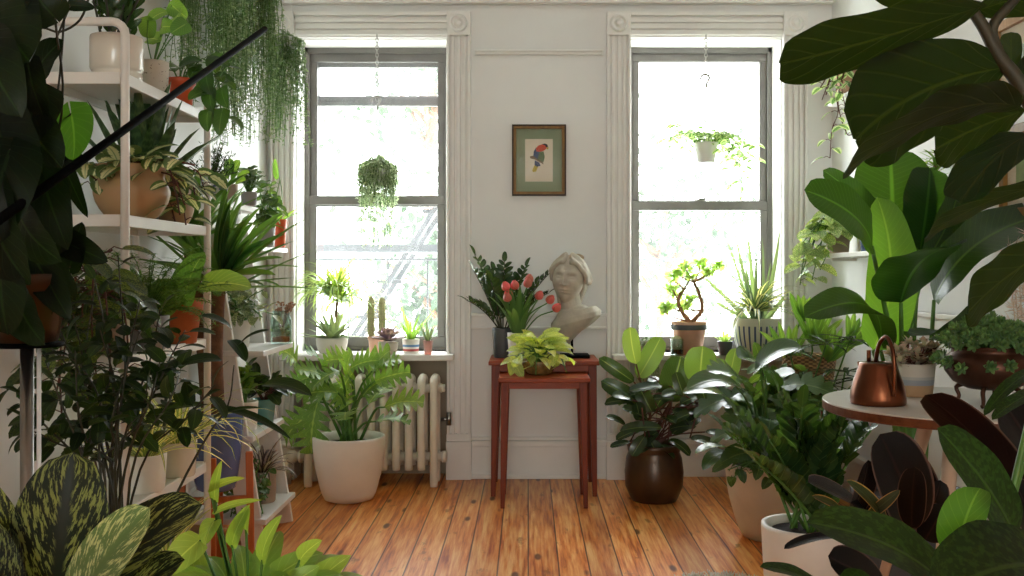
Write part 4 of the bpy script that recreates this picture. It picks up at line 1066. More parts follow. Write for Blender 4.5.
bushy(L, S, s, [(s + Vector((R(-.06, .06), R(-.06, .06), R(.08, .16))),) for i in range(9)], 8, .06, .04, (.5, .7)); fin(r, L, S, G['pothos'], M['stemg'])
r, s, L, S = plant('begonia', 'dark leaved plant in a teal pot on the middle step', lsx(264, 4.17, 1), ('taper', .05, .038, .105), 'teal', 'deep')
bushy(L, S, s, [(s + Vector((R(-.08, .08), R(-.08, .08), R(.05, .13))),) for i in range(8)], 6, .075, .05, (.5, .7)); fin(r, L, S, G['deep'], M['stemr'])
r, s, L, S = plant('ivy', 'small trailing ivy in a terracotta pot on the bottom step', lsx(247, 3.96, 0), ('taper', .045, .034, .085), 'terra', 'mid')
for i in range(14): a = i * 2.4; vine(L, S, [s, s + Vector((.05 * math.cos(a), .05 * math.sin(a), .03)), s + Vector((.09 * math.cos(a), .09 * math.sin(a), R(-.08, .12)))], .018, .032, .03)
fin(r, L, S, G['mid'], M['stemg'])
r, s, L, S = plant('tradescantia', 'purple striped trailing plant in a taupe pot on the bottom step', lsx(262, 4.14, 0), ('cyl', .06, .055, .13), 'taupe', 'trad')
tuft(L, s, 34, (.1, .2), .024, (.3, 1.4), (.6, 2.0), (.3, .8), r0=.015); fin(r, L, None, G['trad'], None)
random.seed(83)
r, s, L, S = plant('ficus', 'glossy small leaved bush in a white pot on the highest step', lsx(236, 4.02, 2), ('taper', .06, .05, .11), 'whitepot', 'silver')
bushy(L, S, s, [(s + Vector((R(-.06, .06), R(-.1, .1), R(.04, .1))), s + Vector((R(-.14, .14), R(-.16, .14), R(.0, .2)))) for i in range(20)], 10, .06, .028, (.6, .8)); fin(r, L, S, G['silver'], M['stemg'])
tj = thing('terrarium_jar', 'clear glass jar of moss and dried flowers on the highest step', 'terrarium', lsx(281, 4.22, 2)); p = lsx(281, 4.22, 2)
m = MB(); m.lathe(p, [(.001, 0), (.038, 0), (.043, .006), (.044, .1), (.036, .125), (.036, .14), (.034, .14), (.034, .124), (.041, .1), (.04, .01), (.001, .008)], 28); m.build('jar', M['glass'], tj)
m = MB(); m.lathe(p + Vector((0, 0, .01)), [(.001, 0), (.036, 0), (.037, .02), (.001, .024)], 20); m.build('clay_layer', M['terra'], tj)
L, S = MB(), MB()
for i in range(90): q = p + Vector((R(-.028, .028), R(-.028, .028), R(.03, .075))); L.chord(q, q + rv(.02), rv(1), .012, ns=3, nu=1)
L.build('moss', G['pearl'], tj)
L = MB()
for i in range(24):
    q = p + Vector((R(-.04, .05), R(-.03, .03), R(.14, .175))); S.tube([p + Vector((0, 0, .05)), q], .0008, 4)
    for j in range(5): L.ball(q + rv(.008), .004, n=5, m=4)
S.build('stem', M['stemr'], tj); L.build('dried_flower', simple('rusty_flower', 'b08a70', .9, var=.2), tj)

# ------------------------------------------------------------------ wall shelves on the left wall
wz = 1.373
wsA = thing('wall_shelf', 'white shelf high on the left wall above the yucca', 'shelf', (XL + .07, -1.2, wz - .03))
MB().box(XL + .001, -1.215, 3.55 - D, 4.5 - D, wz - .025, wz).build('board', M['trimw'], wsA, False, .003)
for d in (3.75, 4.3):
    b = MB(); b.box(XL + .001, -1.24, d - D - .006, d - D + .006, wz - .04, wz - .025); b.box(XL + .001, XL + .012, d - D - .006, d - D + .006, wz - .14, wz - .025); b.build('bracket', M['shelf'], wsA, False)
wy = 1.205
wsB = thing('wall_shelf', 'small white corner shelf left of the left window holding an orange pot', 'shelf', (XL + .07, -.35, wy - .03))
MB().box(XL + .001, -1.245, 4.55 - D, 5.16 - D, wy - .022, wy).build('board', M['trimw'], wsB, False, .003)
MB().box(XL + .001, -1.27, 4.84 - D, 4.852 - D, wy - .045, wy - .022).build('bracket', M['shelf'], wsB, False)
random.seed(91)
def wl(px, d, z): return Vector(((px - U0) / F * d, d - D, z + .0005))
r, s, L, S = plant('rosemary', 'needle leaved herb in a blue and white banded pot on the left wall shelf', wl(213, 3.9, wz), ('bowl', .058, .042, .075), 'bluedash', 'deep')
for i in range(22):
    P = arc(s, i * 2.4, R(.5, 1.5), R(.08, .16), R(-.1, .4), 5); S.tube(P, .0015, 4)
    for p in P[1:]:
        for j in range(9): L.chord(p + rv(.006), p + rv(1).normalized() * .02 + Vector((0, 0, .008)), rv(1), .0035, ns=2, nu=1)
fin(r, L, S, G['deep'], M['stemd'])
r, s, L, S = plant('young_rubber_plant', 'small plant with long pale leaves in a grey pot beside the banded pot', wl(228, 4.1, wz), ('cyl', .04, .036, .07), 'taupe', 'pothos')
for tx, ty in ((240, 160), (246, 180), (230, 158), (222, 170), (250, 172), (238, 172)):
    p = s.lerp(at(tx, ty, 4.1), .4); S.tube([s, p], .002, 5); L.chord(p, at(tx, ty, 4.08), Vector((.2, -.7, .7)), .045, (.6, .6), sag=.1)
fin(r, L, S, G['pothos'], M['stemg'])
r, s, L, S = plant('eucalyptus', 'grey green round leaved stems in a small pot on the wall shelf', wl(249, 4.36, wz), ('cyl', .035, .032, .06), 'grey', 'aloe')
bushy(L, S, s, [(s + Vector((R(-.05, .05), R(-.04, .04), R(.06, .12))),) for i in range(8)], 9, .035, .032, (.5, .5)); fin(r, L, S, G['aloe'], M['stemg'])
r, s, L, S = plant('syngonium', 'dark green vine in a grey pot on the corner shelf', wl(266, 4.78, wy), ('cyl', .045, .04, .11), 'grey', 'mid')
for q in ([(262, 205), (260, 190)], [(268, 200), (272, 182)], [(270, 205), (278, 200)], [(274, 195), (276, 212)], [(258, 205), (256, 222)], [(275, 200), (280, 180)], [(264, 200), (268, 190)]):
    vine(L, S, [s] + [at(a, b_, 4.75) for a, b_ in q], .024, .055, .045)
fin(r, L, S, G['mid'], M['stemg'])
r, s, L, S = plant('orchid', 'single upright bud in a bright orange pot on the corner shelf', wl(280, 4.96, wy), ('taper', .034, .026, .14), 'orange', 'pothos')
S.tube(bez([s, s + Vector((.01, 0, .15)), at(276, 165, 4.95)], 10), .002, 5); L.chord(at(277, 180, 4.95), at(275, 158, 4.95), Vector((0, -1, 0)), .03, (.5, .9))
tuft(L, s, 5, (.1, .15), .03, (.5, 1.2), (.4, 1), (.4, .6)); fin(r, L, S, G['pothos'], M['stemg'])

# ------------------------------------------------------------------ hanging string plants along the left wall
random.seed(101)
for px, py, d, rad, n, l0, l1, lab in ((196, -20, 3.75, .15, 150, .12, .62, 'long green string plant hanging nearest the metal shelf'), (242, -15, 4.25, .14, 220, .25, .78, 'dense green string plant hanging at the end of the black arm'), (284, 48, 4.62, .085, 110, .12, .52, 'smaller string plant in a white basket hanging beside the left window casing')):
    c = at(px, py, d); c.x = max(c.x, XL + rad + .03)
    r = thing('string_of_pearls', lab, 'hanging plant', c)
    s = pot(r, c + Vector((0, 0, -.02)), 'bowl', rad * .8, rad * .5, rad * .75, M['plastic'], soil=.9)
    m = MB()
    for k in range(3): a = 2.1 * k; m.tube([s + Vector((rad * .75 * math.cos(a), rad * .75 * math.sin(a), .0)), Vector((c.x, c.y, max(c.z + .3, 2.5)))], .0015, 4)
    m.tube([Vector((c.x, c.y, max(c.z + .3, 2.5))), Vector((c.x, c.y, ZC))], .002, 5); m.build('cord', M['plastic'], r)
    L, S = MB(), MB()
    strands(L, S, s, int(n * .8), rad, (l0, l1), .0115, .021, mound_h=.04); strands(L, S, s, n // 3, rad * .9, (.05, l0 + .05), .011, .021, mound_h=.06)
    fin(r, L, S, G['pearl'], M['stemg'], 'foliage', 'stem')

# ------------------------------------------------------------------ boom stand
bs = thing('boom_stand', 'black stand whose long boom arm slants up across the shelves', 'stand', at(-70, 272, 1.33) * Vector((1, 1, 0)))
bx = at(-70, 272, 1.33)
m = MB(); m.tube([(bx.x, bx.y, 0), (bx.x, bx.y, 1.24)], .0095, 14); m.build('pole', M['black'], bs)
m = MB(); A = at(-110, 298, 1.25); Bp = at(265, 29, 2.4); m.tube([A, Bp], [.0075, .0072], 10); m.build('arm', M['black'], bs)
m = MB(); m.tube([(bx.x, bx.y - .006, 1.055), (bx.x, bx.y - .006, 1.13)], .016, 12); m.build('clamp', M['black'], bs)
for k in range(3):
    a = k * 2.1 + .4; m = MB(); m.tube([(bx.x, bx.y, .12), (bx.x + .2 * math.cos(a), bx.y + .2 * math.sin(a), .008)], .008, 6); m.build('foot', M['black'], bs)

# ------------------------------------------------------------------ foreground: hanging philodendron, shrub, dieffenbachia, neon plant
random.seed(111)
hp = at(27, 342, 1.75)
ps = thing('pedestal_stand', 'slim steel pole pedestal carrying the brown pot of dark philodendron', 'plant stand', Vector((hp.x, hp.y, 0)))
m = MB(); m.tube([(hp.x, hp.y, .012), (hp.x, hp.y, hp.z - .008)], .0115, 14); m.build('pole', M['chrome'], ps)
m = MB(); m.tube([(hp.x + .019, hp.y + .004, .012), (hp.x + .019, hp.y + .004, hp.z - .008)], .004, 8); m.build('side_rod', M['plastic'], ps)
m = MB(); m.lathe((hp.x, hp.y, hp.z - .008), [(.001, 0), (.06, 0), (.06, .007), (.001, .007)], 28); m.build('top_plate', M['black'], ps)
m = MB(); m.lathe((hp.x, hp.y, 0), [(.13, 0), (.13, .008), (.02, .014), (.001, .014)], 32); m.build('base', M['black'], ps)
r = thing('climbing_philodendron', 'dark large leaved philodendron in a brown pot close to the left edge', 'potted plant', hp)
s = pot(r, hp, 'taper', .07, .05, .12, M['bronzepot'], soil=.9)
m = MB(); m.tube(bez([s, s + Vector((-.03, .02, .5)), s + Vector((-.05, .0, 1.0))], 12), [.016, .012], 8); m.build('moss_pole', M['bark'], r)
L, S = MB(), MB()
big = [((-15, 10), (30, 62), 95, 1.3), ((-25, 40), (22, 118), 70, 1.25), ((28, 62), (46, 122), 30, 1.35), ((36, 78), (64, 40), 40, 1.4), ((54, 135), (80, 168), 46, 1.5), ((-5, 120), (38, 200), 80, 1.25), ((10, 110), (62, 168), 60, 1.3), ((35, 150), (68, 250), 48, 1.35), ((-10, 190), (30, 285), 80, 1.2), ((10, 150), (-12, 250), 70, 1.2), ((20, 215), (62, 262), 50, 1.3), ((62, 160), (88, 218), 18, 1.5),
       ((70, 268), (82, 222), 24, 1.5), ((0, 270), (8, 335), 55, 1.2), ((18, 300), (45, 345), 46, 1.3), ((0, 300), (-5, 360), 30, 1.3), ((60, 240), (108, 262), 30, 1.5), ((45, 275), (75, 300), 35, 1.4), ((40, 90), (20, 150), 50, 1.3), ((55, 18), (30, -10), 40, 1.3), ((65, 8), (48, 22), 24, 1.5), ((70, 5), (95, 8), 14, 1.5), ((25, 240), (70, 320), 40, 1.4), ((30, 255), (52, 315), 36, 1.45), ((8, 90), (30, 175), 70, 1.35), ((-15, 130), (20, 230), 90, 1.4), ((20, 130), (45, 235), 60, 1.42), ((15, 175), (55, 215), 60, 1.4)]
for b_, t_, w, d in big:
    d += .33 if b_[1] > 85 else .25
    p, q = at(*b_, d), at(*t_, d - R(-.03, .06)); S.tube(bez([s, s.lerp(p, .5) + Vector((R(-.05, .02), .05, .08)), p], 8), .002, 5)
    L.chord(p, q, Vector((R(-.55, .55), -1, R(-.1, .5))), w * d / F, (.42, .85), sag=R(.04, .14), k=.16, ns=10, fold=.2, wave=.05)
hl = MB(); hl.chord(at(71, 114, 1.72), at(73, 160, 1.7), Vector((.2, 1, .25)), 46 * 1.7 / F, (.32, .8), sag=.06, k=.26, ns=12, fold=.12, nu=4); o = hl.build('lighter_leaf', leafmat('backlit_heart_leaf', '3a6a20', '5c8a38', trans=.5, tcol=(2.6, 2.8, .6), nv=7, vs=.25, vary=.2), r); o['label'] = 'heart shaped leaf with backlight painted into its green'  # light from behind is put into this leaf's brighter green
S.tube(bez([s, at(44, 160, 1.75), at(58, 128, 1.74), at(71, 114, 1.72)], 12), .002, 5)
S.tube(bez([at(90, -5, 1.8), at(80, 20, 1.8), at(60, 32, 1.8), at(42, 28, 1.78), at(36, 40, 1.76), at(40, 90, 1.75), s], 24), .0022, 5)
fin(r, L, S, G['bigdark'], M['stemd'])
random.seed(121)
bp = Vector((-.93, 2.25 - D, 0))
r, s, L, S = plant('umbrella_shrub', 'tall dark glossy leaved shrub on thin stems before the metal shelf', bp, ('cyl', .12, .1, .24), 'dgrey', 'shrub')
tips = [((110, 460), (60, 330), (40, 250)), ((120, 460), (105, 330), (90, 262)), ((125, 470), (160, 380), (185, 330)), ((115, 470), (130, 350), (140, 300)), ((118, 470), (150, 360), (160, 310)), ((100, 480), (50, 440), (30, 430)), ((110, 480), (70, 370), (25, 330)), ((105, 480), (85, 460), (80, 430)), ((112, 470), (125, 380), (118, 255)), ((105, 480), (92, 400), (70, 300)), ((125, 470), (150, 400), (165, 340)), ((110, 470), (118, 400), (100, 330)), ((140, 470), (185, 420), (215, 385)), ((90, 480), (60, 400), (45, 360)), ((95, 490), (40, 420), (12, 385)), ((115, 470), (140, 420), (150, 370)), ((100, 480), (80, 420), (75, 350)), ((120, 470), (112, 420), (140, 330)), ((115, 480), (90, 440), (110, 380)), ((130, 480), (170, 400), (180, 372)), ((112, 470), (85, 380), (95, 285)), ((100, 470), (100, 400), (55, 330)), ((100, 480), (125, 440), (165, 405))]
for T in tips:
    dd = 2.25; P = [at(a, b_, dd + R(-.2, .2)) for a, b_ in T]
    bushy(L, S, s + Vector((R(-.04, .04), R(-.04, .04), 0)), [P], 14, .06, .031, (.6, .8), r=(.0036, .0013), droop=.45, start=.5)
P = [at(165, 520, 2.3), at(205, 440, 2.35), at(250, 375, 2.4), at(245, 388, 2.4)]
S.tube(bez([s, at(165, 520, 2.3), at(205, 440, 2.35), at(228, 405, 2.4), at(234, 365, 2.4)], 16), [.004, .0018], 5)
for b_, t_, w in (((205, 405), (150, 418), 12), ((210, 408), (292, 440), 12), ((222, 360), (180, 366), 18), ((232, 330), (200, 316), 16), ((236, 350), (270, 330), 10), ((262, 385), (312, 396), 22), ((205, 425), (262, 408), 8), ((230, 340), (246, 362), 16)):
    L.chord(at(*b_, 2.35), at(*t_, 2.3), Vector((R(-.3, .3), -.5, 1)), w * 2.3 / F, (.6, .8), sag=.1)
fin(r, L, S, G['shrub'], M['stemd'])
random.seed(131)
bp = Vector((-.62, 1.35 - D, 0))
r, s, L, S = plant('dieffenbachia', 'dieffenbachia with huge speckled leaves at the lower left', bp, ('cyl', .14, .11, .3), 'dgrey', 'dieff')
for b_, t_, w, n_, sg in (((55, 640), (74, 452), 96, (.25, -1, .15), .1), ((70, 640), (202, 504), 84, (-.25, -.75, .8), .12), ((10, 640), (-15, 520), 60, (.3, -1, .3), .1), ((40, 640), (12, 528), 40, (-.3, -1, .4), .08), ((90, 650), (185, 560), 60, (.1, -.6, 1), .1), ((20, 560), (-40, 470), 50, (.3, -1, .3), .1)):
    d = 1.3 + R(-.05, .05); p, q = at(*b_, d), at(*t_, d - .03)
    S.tube(bez([s, s.lerp(p, .6) + rv(.02), p], 8), [.011, .006], 7)
    L.chord(p, q, Vector(n_), w * d / F, (.55, .55), sag=sg, ns=16, nu=4, fold=.28, wave=.03)
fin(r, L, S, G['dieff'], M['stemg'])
L = MB(); L.chord(at(75, 625, 1.24), at(150, 508, 1.2), Vector((.2, -.8, .8)), 62 * 1.22 / F, (.55, .55), sag=.1, ns=16, nu=4, fold=.25)
o = L.build('lighter_leaf', leafmat('pale_dieffenbachia_leaf', '5d7a3c', pat='patch', c2='b9c486', trans=.3, rib=0, vs=0, vary=.2), r); o['label'] = 'paler, creamy green leaf'
random.seed(141)
bp = Vector(((252 - U0) / F * 2.0, 2.0 - D, 0))
r, s, L, S = plant('neon_philodendron', 'lime green philodendron rising from the bottom edge of the floor', bp, ('egg', .15, .11, .32), 'whitepot', 'neon')
mound(L, S, s, 90, (.24, .17, .2), .12, .062, el=(.2, 1.5), droop=.25, pull=.4, r=.0035)
for b_, t_, w in (((232, 545), (250, 504), 17), ((215, 520), (205, 545), 22), ((262, 560), (282, 515), 20), ((300, 560), (322, 540), 20), ((215, 500), (222, 460), 12), ((210, 490), (245, 478), 10), ((215, 512), (262, 500), 9), ((246, 530), (250, 508), 18), ((200, 540), (165, 575), 34)):
    p = at(*b_, 2.0); S.tube(bez([s, s.lerp(p, .6), p], 8), .003, 5); L.chord(p, at(*t_, 1.97), Vector((R(-.5, .5), -.8, .6)), w * 2 / F, (.45, .85), sag=.1, k=.1)
fin(r, L, S, G['neon'], M['stemg'])
# ================================================================== right side
G['fig'] = leafmat('fiddle_leaf', '142607', '33330f', under='1b2208', trans=.42, tcol=(2.8, 4.4, .6), nv=6, vs=.4, rib=.03, rough=.5, vary=.3, bump=.5, spec=.2)
G['bird'] = leafmat('paddle_leaf', '1b3612', '335822', trans=.52, tcol=(3.6, 3.7, .7), nv=26, vs=.22, rib=.045, rough=.3, slant=.12, vary=.5, bump=.3)
G['burg'] = leafmat('burgundy_rubber_leaf', '0b0706', '2a1612', under='1f0d0d', trans=.06, tcol=(2, 1, .8), pat='rim', c2='6e5348', nv=14, vs=.1, rough=.28, spec=.25, vary=.4)
G['fore'] = leafmat('broad_green_leaf', '172c0d', '304c1c', pat='mottle', c2='213c12', trans=.4, tcol=(4, 4.2, .7), nv=8, vs=.12, rough=.4, spec=.3, vary=.5)
G['sedum'] = leafmat('sedum_leaf', '5c8648', trans=.2, rib=0, vs=0, bump=0, vary=.7)
G['greysucc'] = leafmat('grey_pink_succulent', 'a6a690', pat='tip', c2='b89a90', trans=.15, rib=0, vs=0, bump=0)
G['mon'] = leafmat('large_split_leaf', '3a5f2c', '5f8448', trans=.3, rough=.22, nv=8, vs=.25, vary=.6)


# ------------------------------------------------------------------ right window sill
def srx(px, d): return Vector(((px - U0) / F * d, d - D, ZS))
random.seed(201)
r, s, L, S = plant('jade_bonsai', 'twisted jade bonsai in a stamped pink clay pot on the right sill', srx(689, 5.17), ('taper', .09, .066, .17), 'terrapink', 'jade')
m = MB(); m.lathe(srx(689, 5.17) + Vector((0, 0, .129)), [(.0935, 0), (.0945, .004), (.0945, .022), (.0935, .026)], 36, wob=lambda a, z: .006 * math.sin(18 * a)); m.build('stamped_band', M['dgrey'], r)
tr1 = [at(690, 322, 5.17), at(682, 312, 5.17), at(678, 300, 5.17), at(684, 290, 5.17)]; tr2 = [at(692, 322, 5.17), at(702, 310, 5.17), at(700, 296, 5.17), at(694, 282, 5.17)]
for P in (tr1, tr2): S.tube(bez([s] + P, 14), [.014, .008], 8)
tw = []
for b_, t_ in ((tr1[-1], (672, 280)), (tr1[-1], (676, 296)), (tr1[-1], (690, 278)), (tr2[-1], (708, 274)), (tr2[-1], (720, 268)), (tr2[-1], (700, 266)), (tr2[-1], (686, 270)), (tr2[-1], (678, 274)), (tr1[1], (668, 308)), (tr2[2], (690, 300)), (tr1[2], (672, 290)), (tr1[0], (664, 312)), (tr2[1], (684, 308))):
    q = at(*t_, 5.17 + R(-.04, .04)); S.tube(bez([b_, b_.lerp(q, .5) + rv(.01), q], 6), [.006, .003], 5); tw.append(q)
for q in tw:
    for i in range(24):
        a = rv(1).normalized(); a.z = abs(a.z) * .8 + .0; L.chord(q + rv(.024), q + a * R(.03, .075), Vector((0, -.3, 1)) + rv(.6), .02, (.8, .5), ns=4, nu=1, fold=.2)
fin(r, L, S, G['jade'], simple('pale_brown_bark', '96704f', .8, var=.3, scale=40, bump=.4))
r, s, L, S = plant('aloe', 'large upright aloe in a blue and white striped bowl on the right sill', srx(757, 5.15), ('bowl', .125, .085, .19), 'bluestripe', 'aloe')
for tx, ty, w in ((748, 236, .045), (733, 228, .035), (780, 228, .045), (762, 238, .03), (726, 238, .03), (702, 276, .045), (745, 262, .035), (771, 262, .03), (756, 250, .035), (738, 255, .035), (790, 290, .04), (712, 300, .03)):
    L.chord(s + Vector(((tx - 757) * .0008, R(-.03, .03), 0)), at(tx, ty, 5.15 + R(-.08, .08)), Vector((R(-.4, .4), -1, .3)), w * .8, (.15, .7), sag=R(-.05, .05), fold=.55, cup=.1)
fin(r, L, None, G['aloe'], None)
r, s, L, S = plant('spider_plant', 'silver striped spider plant on the sill in front of the striped bowl', srx(752, 5.12) + Vector((.05, -.0, 0)), ('cyl', .03, .026, .06), 'whitepot', 'spiderdark')
s = s + Vector((-.05, -.06, .17)); S.tube([s - Vector((-.05, -.06, .17)), s], .008, 6)
tuft(L, s, 60, (.2, .32), .03, (.2, 1.35), (.8, 1.9), (.12, .8), r0=.015)
fin(r, L, S, G['spiderdark'], M['stemg'])
r, s, L, S = plant('haworthia', 'small spiky succulent in a black cup on the right sill', srx(725, 5.13), ('cyl', .04, .032, .07), 'dgrey', 'jade')
tuft(L, s, 20, (.05, .09), .016, (.3, 1.4), (-.2, .4), (.25, .7), r0=.01); fin(r, L, None, G['jade'], None)
r, s, L, S = plant('glass_cactus', 'small round cactus in a clear glass on the right sill', srx(677, 5.12), None, None, 'aloe', cat='cactus')
p = srx(677, 5.12); m = MB(); m.lathe(p, [(.001, 0), (.034, 0), (.036, .085), (.034, .085), (.032, .006), (.001, .006)], 24); m.build('glass', M['glass'], r)
m = MB(); m.lathe(p + Vector((0, 0, .007)), [(.001, 0), (.031, 0), (.031, .02), (.001, .024)], 20); m.build('gravel', M['soil'], r)
m = MB(); m.lathe(p + Vector((0, 0, .028)), [(.02, 0), (.028, .02), (.028, .045), (.018, .066), (.002, .072)], 48, wob=lambda a, z: .1 * math.cos(12 * a)); m.build('cactus_body', G['cactus'], r)
r, s, L, S = plant('trailing_sedum', 'wispy trailing sedum in a white pot at the left end of the right sill', srx(648, 5.13), ('cyl', .045, .04, .075), 'whitepot', 'pearl')
strands(L, S, s, 55, .06, (.08, .42), .012, .016, mound_h=.04); fin(r, L, S, G['pearlpale'], M['stemg'])

# ------------------------------------------------------------------ rubber plant in a bronze pot
random.seed(211)
bp = Vector(((654 - U0) / F * 4.74, 4.74 - D, 0))
r, s, L, S = plant('rubber_plant', 'rubber plant with thick oval leaves in a brown bronze pot on the floor', bp, ('jar', .132, .105, .27), 'bronzepot', 'rubber', soil=.9)
cs = [at(655, 440, 4.72), at(665, 420, 4.7), at(650, 410, 4.74), at(640, 395, 4.7), at(672, 400, 4.7), at(700, 405, 4.68)]
lv = [((636, 364), (630, 327), 17), ((638, 378), (661, 337), 20), ((634, 382), (599, 358), 13), ((642, 404), (601, 381), 16), ((668, 402), (681, 356), 30), ((700, 384), (703, 346), 30), ((722, 384), (718, 358), 14), ((728, 384), (736, 348), 15), ((706, 408), (697, 378), 16), ((662, 386), (629, 391), 13), ((662, 428), (620, 431), 15), ((668, 414), (713, 406), 13), ((700, 418), (672, 434), 17), ((626, 426), (606, 417), 10), ((630, 442), (610, 447), 8), ((650, 440), (661, 464), 16), ((660, 446), (679, 460), 13), ((690, 438), (719, 446), 12), ((705, 432), (733, 440), 10), ((640, 420), (636, 402), 14), ((652, 412), (640, 388), 16), ((655, 410), (668, 386), 14), ((648, 420), (622, 408), 14), ((640, 430), (616, 440), 12), ((672, 410), (690, 424), 14), ((680, 404), (700, 396), 14), ((672, 424), (690, 414), 14), ((645, 436), (632, 456), 12), ((668, 440), (690, 456), 12), ((640, 372), (652, 352), 12), ((690, 400), (712, 388), 12), ((658, 432), (640, 448), 13), ((632, 400), (612, 396), 12), ((684, 396), (676, 372), 12)]
YM = leafmat('yellow_green_rubber_leaf', '5f8230', '98ac58', trans=.45, tcol=(1.8, 1.6, .7), nv=16, vs=.12, vary=.6)  # yellower, lighter green for a few upright leaves
for i, (b_, t_, w) in enumerate(lv):
    d = 4.7 + R(-.12, .1); p, q = at(*b_, d), at(*t_, d - R(-.02, .05)); c = cs[i % 6]
    S.tube(bez([c, c.lerp(p, .5) + Vector((0, 0, .01)), p], 5), .004, 5)
    up = t_[1] < b_[1] - 15
    Q = MB() if i in (0, 1, 5, 6, 7) else L
    Q.chord(p, q, Vector((R(-.5, .5), -1, .2)) if up else Vector((R(-.4, .4), -.55, .9)), w * d / F * 1.12, (.55, .5), sag=R(.02, .12), ns=10, fold=.22)
    if Q is not L: Q.build('lighter_leaf', YM, r)['label'] = 'upright yellow green leaf'
for c in cs: S.tube(bez([s + rv(.03) * Vector((1, 1, 0)), s.lerp(c, .5) + rv(.02), c], 8), [.009, .006], 7)
for i in range(22):
    c = random.choice(cs) + rv(.05); a = i * 2.4; L.chord(c, c + Vector((.13 * math.cos(a), .11 * math.sin(a), R(-.06, .05))), Vector((0, -.4, 1)) + rv(.3), .06, (.6, .5), sag=.1)
fin(r, L, S, G['rubber'], M['stemr'])

# ------------------------------------------------------------------ large leaved plant in a beige planter
random.seed(221)
d = 4.06; bp = Vector(((768 - U0) / F * d, d - D, 0))
r, s, L, S = plant('monstera', 'large glossy leaved plant in a rounded beige planter behind the white cylinder pot', bp, ('egg', .172, .1, .31), 'beige', 'mon', soil=.9, th=.012)
for b_, t_, w, n_ in (((745, 385), (718, 375), 40, 1), ((742, 398), (706, 412), 34, 1), ((765, 375), (745, 362), 40, 1), ((790, 385), (826, 395), 36, 1), ((780, 400), (810, 420), 34, 1), ((748, 410), (735, 430), 34, 1), ((758, 400), (785, 380), 36, 1), ((735, 385), (700, 388), 30, 1), ((770, 420), (795, 445), 30, 1), ((750, 430), (720, 440), 26, 1), ((760, 365), (790, 352), 34, 1), ((728, 400), (695, 395), 24, 1)):
    dd = d + R(-.2, .2); p, q = at(*b_, dd), at(*t_, dd - R(-.05, .12)); S.tube(bez([s + rv(.04) * Vector((1, 1, 0)), s.lerp(p, .6) + Vector((0, 0, .06)), p], 10), [.006, .0035], 6)
    q = p + (q - p) * 1.35
    L.chord(p, q, Vector((R(-.3, .3), -.5, 1)), w * 1.25 * d / F, (.38, .75), sag=.12, k=.2, ns=40, nu=3, lobes=(5, .45, .3) if R(0, 1) < .6 else None, fold=.18)
mound(L, S, s, 26, (.24, .2, .36), .13, .1, k=.2, el=(.2, 1.3), r=.004, droop=.6)
for i in range(9): vine(L, S, [s, s + Vector((R(-.14, .1), R(-.18, -.05), .06)), s + Vector((R(-.2, .1), R(-.22, -.14), R(-.06, .05)))], .05, .08, .04, prof=(.5, .8), k=0)
fin(r, L, S, G['mon'], M['stemg'])

# ------------------------------------------------------------------ zz plant in a white cylinder
random.seed(231)
d = 3.06; bp = Vector(((806 - U0) / F * d, d - D, 0))
r, s, L, S = plant('zz_plant', 'large zz plant in a white cylinder pot nearest the round table', bp, ('cyl', .135, .12, .31), 'whitepot', 'zz', soil=.93, th=.014)
for tx, ty, nl in ((728, 432, 18), (776, 398, 20), (838, 408, 20), (872, 418, 18), (752, 420, 18), (812, 412, 20), (862, 440, 16), (740, 458, 16), (825, 430, 18), (770, 440, 18), (850, 420, 18), (800, 445, 16)):
    t_ = at(tx, ty, d + R(-.15, .15)); v = t_ - s; az = math.atan2(v.y, v.x); ln = v.length * 1.04; el = math.asin(v.z / v.length) + .12
    pinnate(L, S, s + Vector((R(-.05, .05), R(-.05, .05), 0)), az, el, ln, .35, nl + 4, .1, .046, .006, start=.2)
G['zzb'] = leafmat('broad_zz_leaf', '2f5422', '4c7634', trans=.35, rough=.25, vs=.1, nv=5, vary=.8)
fin(r, L, S, G['zzb'], M['stemg'])

# ------------------------------------------------------------------ lady palm and leafy plants in front of the right casing
random.seed(241)
ps = thing('plant_stool', 'wooden stool under the basket planted lady palm', 'stool', Vector((1.36, -.42, 0)))
MB().lathe((1.36, -.42, .46), [(.001, 0), (.15, 0), (.15, .025), (.001, .025)], 28).build('seat', M['orangewood'], ps)
for k in range(4): a = k * PI / 2 + .5; MB().bar((1.36 + .14 * math.cos(a), -.42 + .14 * math.sin(a), 0), (1.36 + .1 * math.cos(a), -.42 + .1 * math.sin(a), .46), .024, .024, (math.cos(a), math.sin(a), 0)).build('leg', M['orangewood'], ps, False)
r, s, L, S = plant('lady_palm', 'bright fan leaved palm in a woven basket before the right casing', (1.36, -.42, .486), ('cyl', .13, .105, .2), 'basket', 'palm')
for cx_, cy_, sz, az0, d in ((788, 360, 40, 1.7, 4.78), (812, 345, 44, 1.4, 4.75), (828, 362, 44, 1.3, 4.7), (800, 322, 32, 1.3, 4.85), (848, 345, 34, 1.0, 4.7)):
    c = at(cx_, cy_, d); S.tube(bez([s, s.lerp(c, .6) + rv(.03), c], 8), .0045, 6)
    tl = R(-.25, .25)
    for i in range(6):
        a = az0 + (i - 2.5) * .26; v = Vector((math.cos(a), R(-.25, .1), math.sin(a)))
        L.chord(c, c + v * sz * d / F * R(.85, 1.05), Vector((0, -1, .2)) + rv(.2), .034, (.3, .5), sag=R(-.02, .1), fold=.35, ns=5)
fin(r, L, S, G['palm'], M['stemg'])
r, s, L, S = plant('umbrella_sedge', 'dark whorled thin leaved plant on the floor below the lady palm', (1.22, -.85, 0), ('cyl', .12, .1, .26), 'dgrey', 'deep')
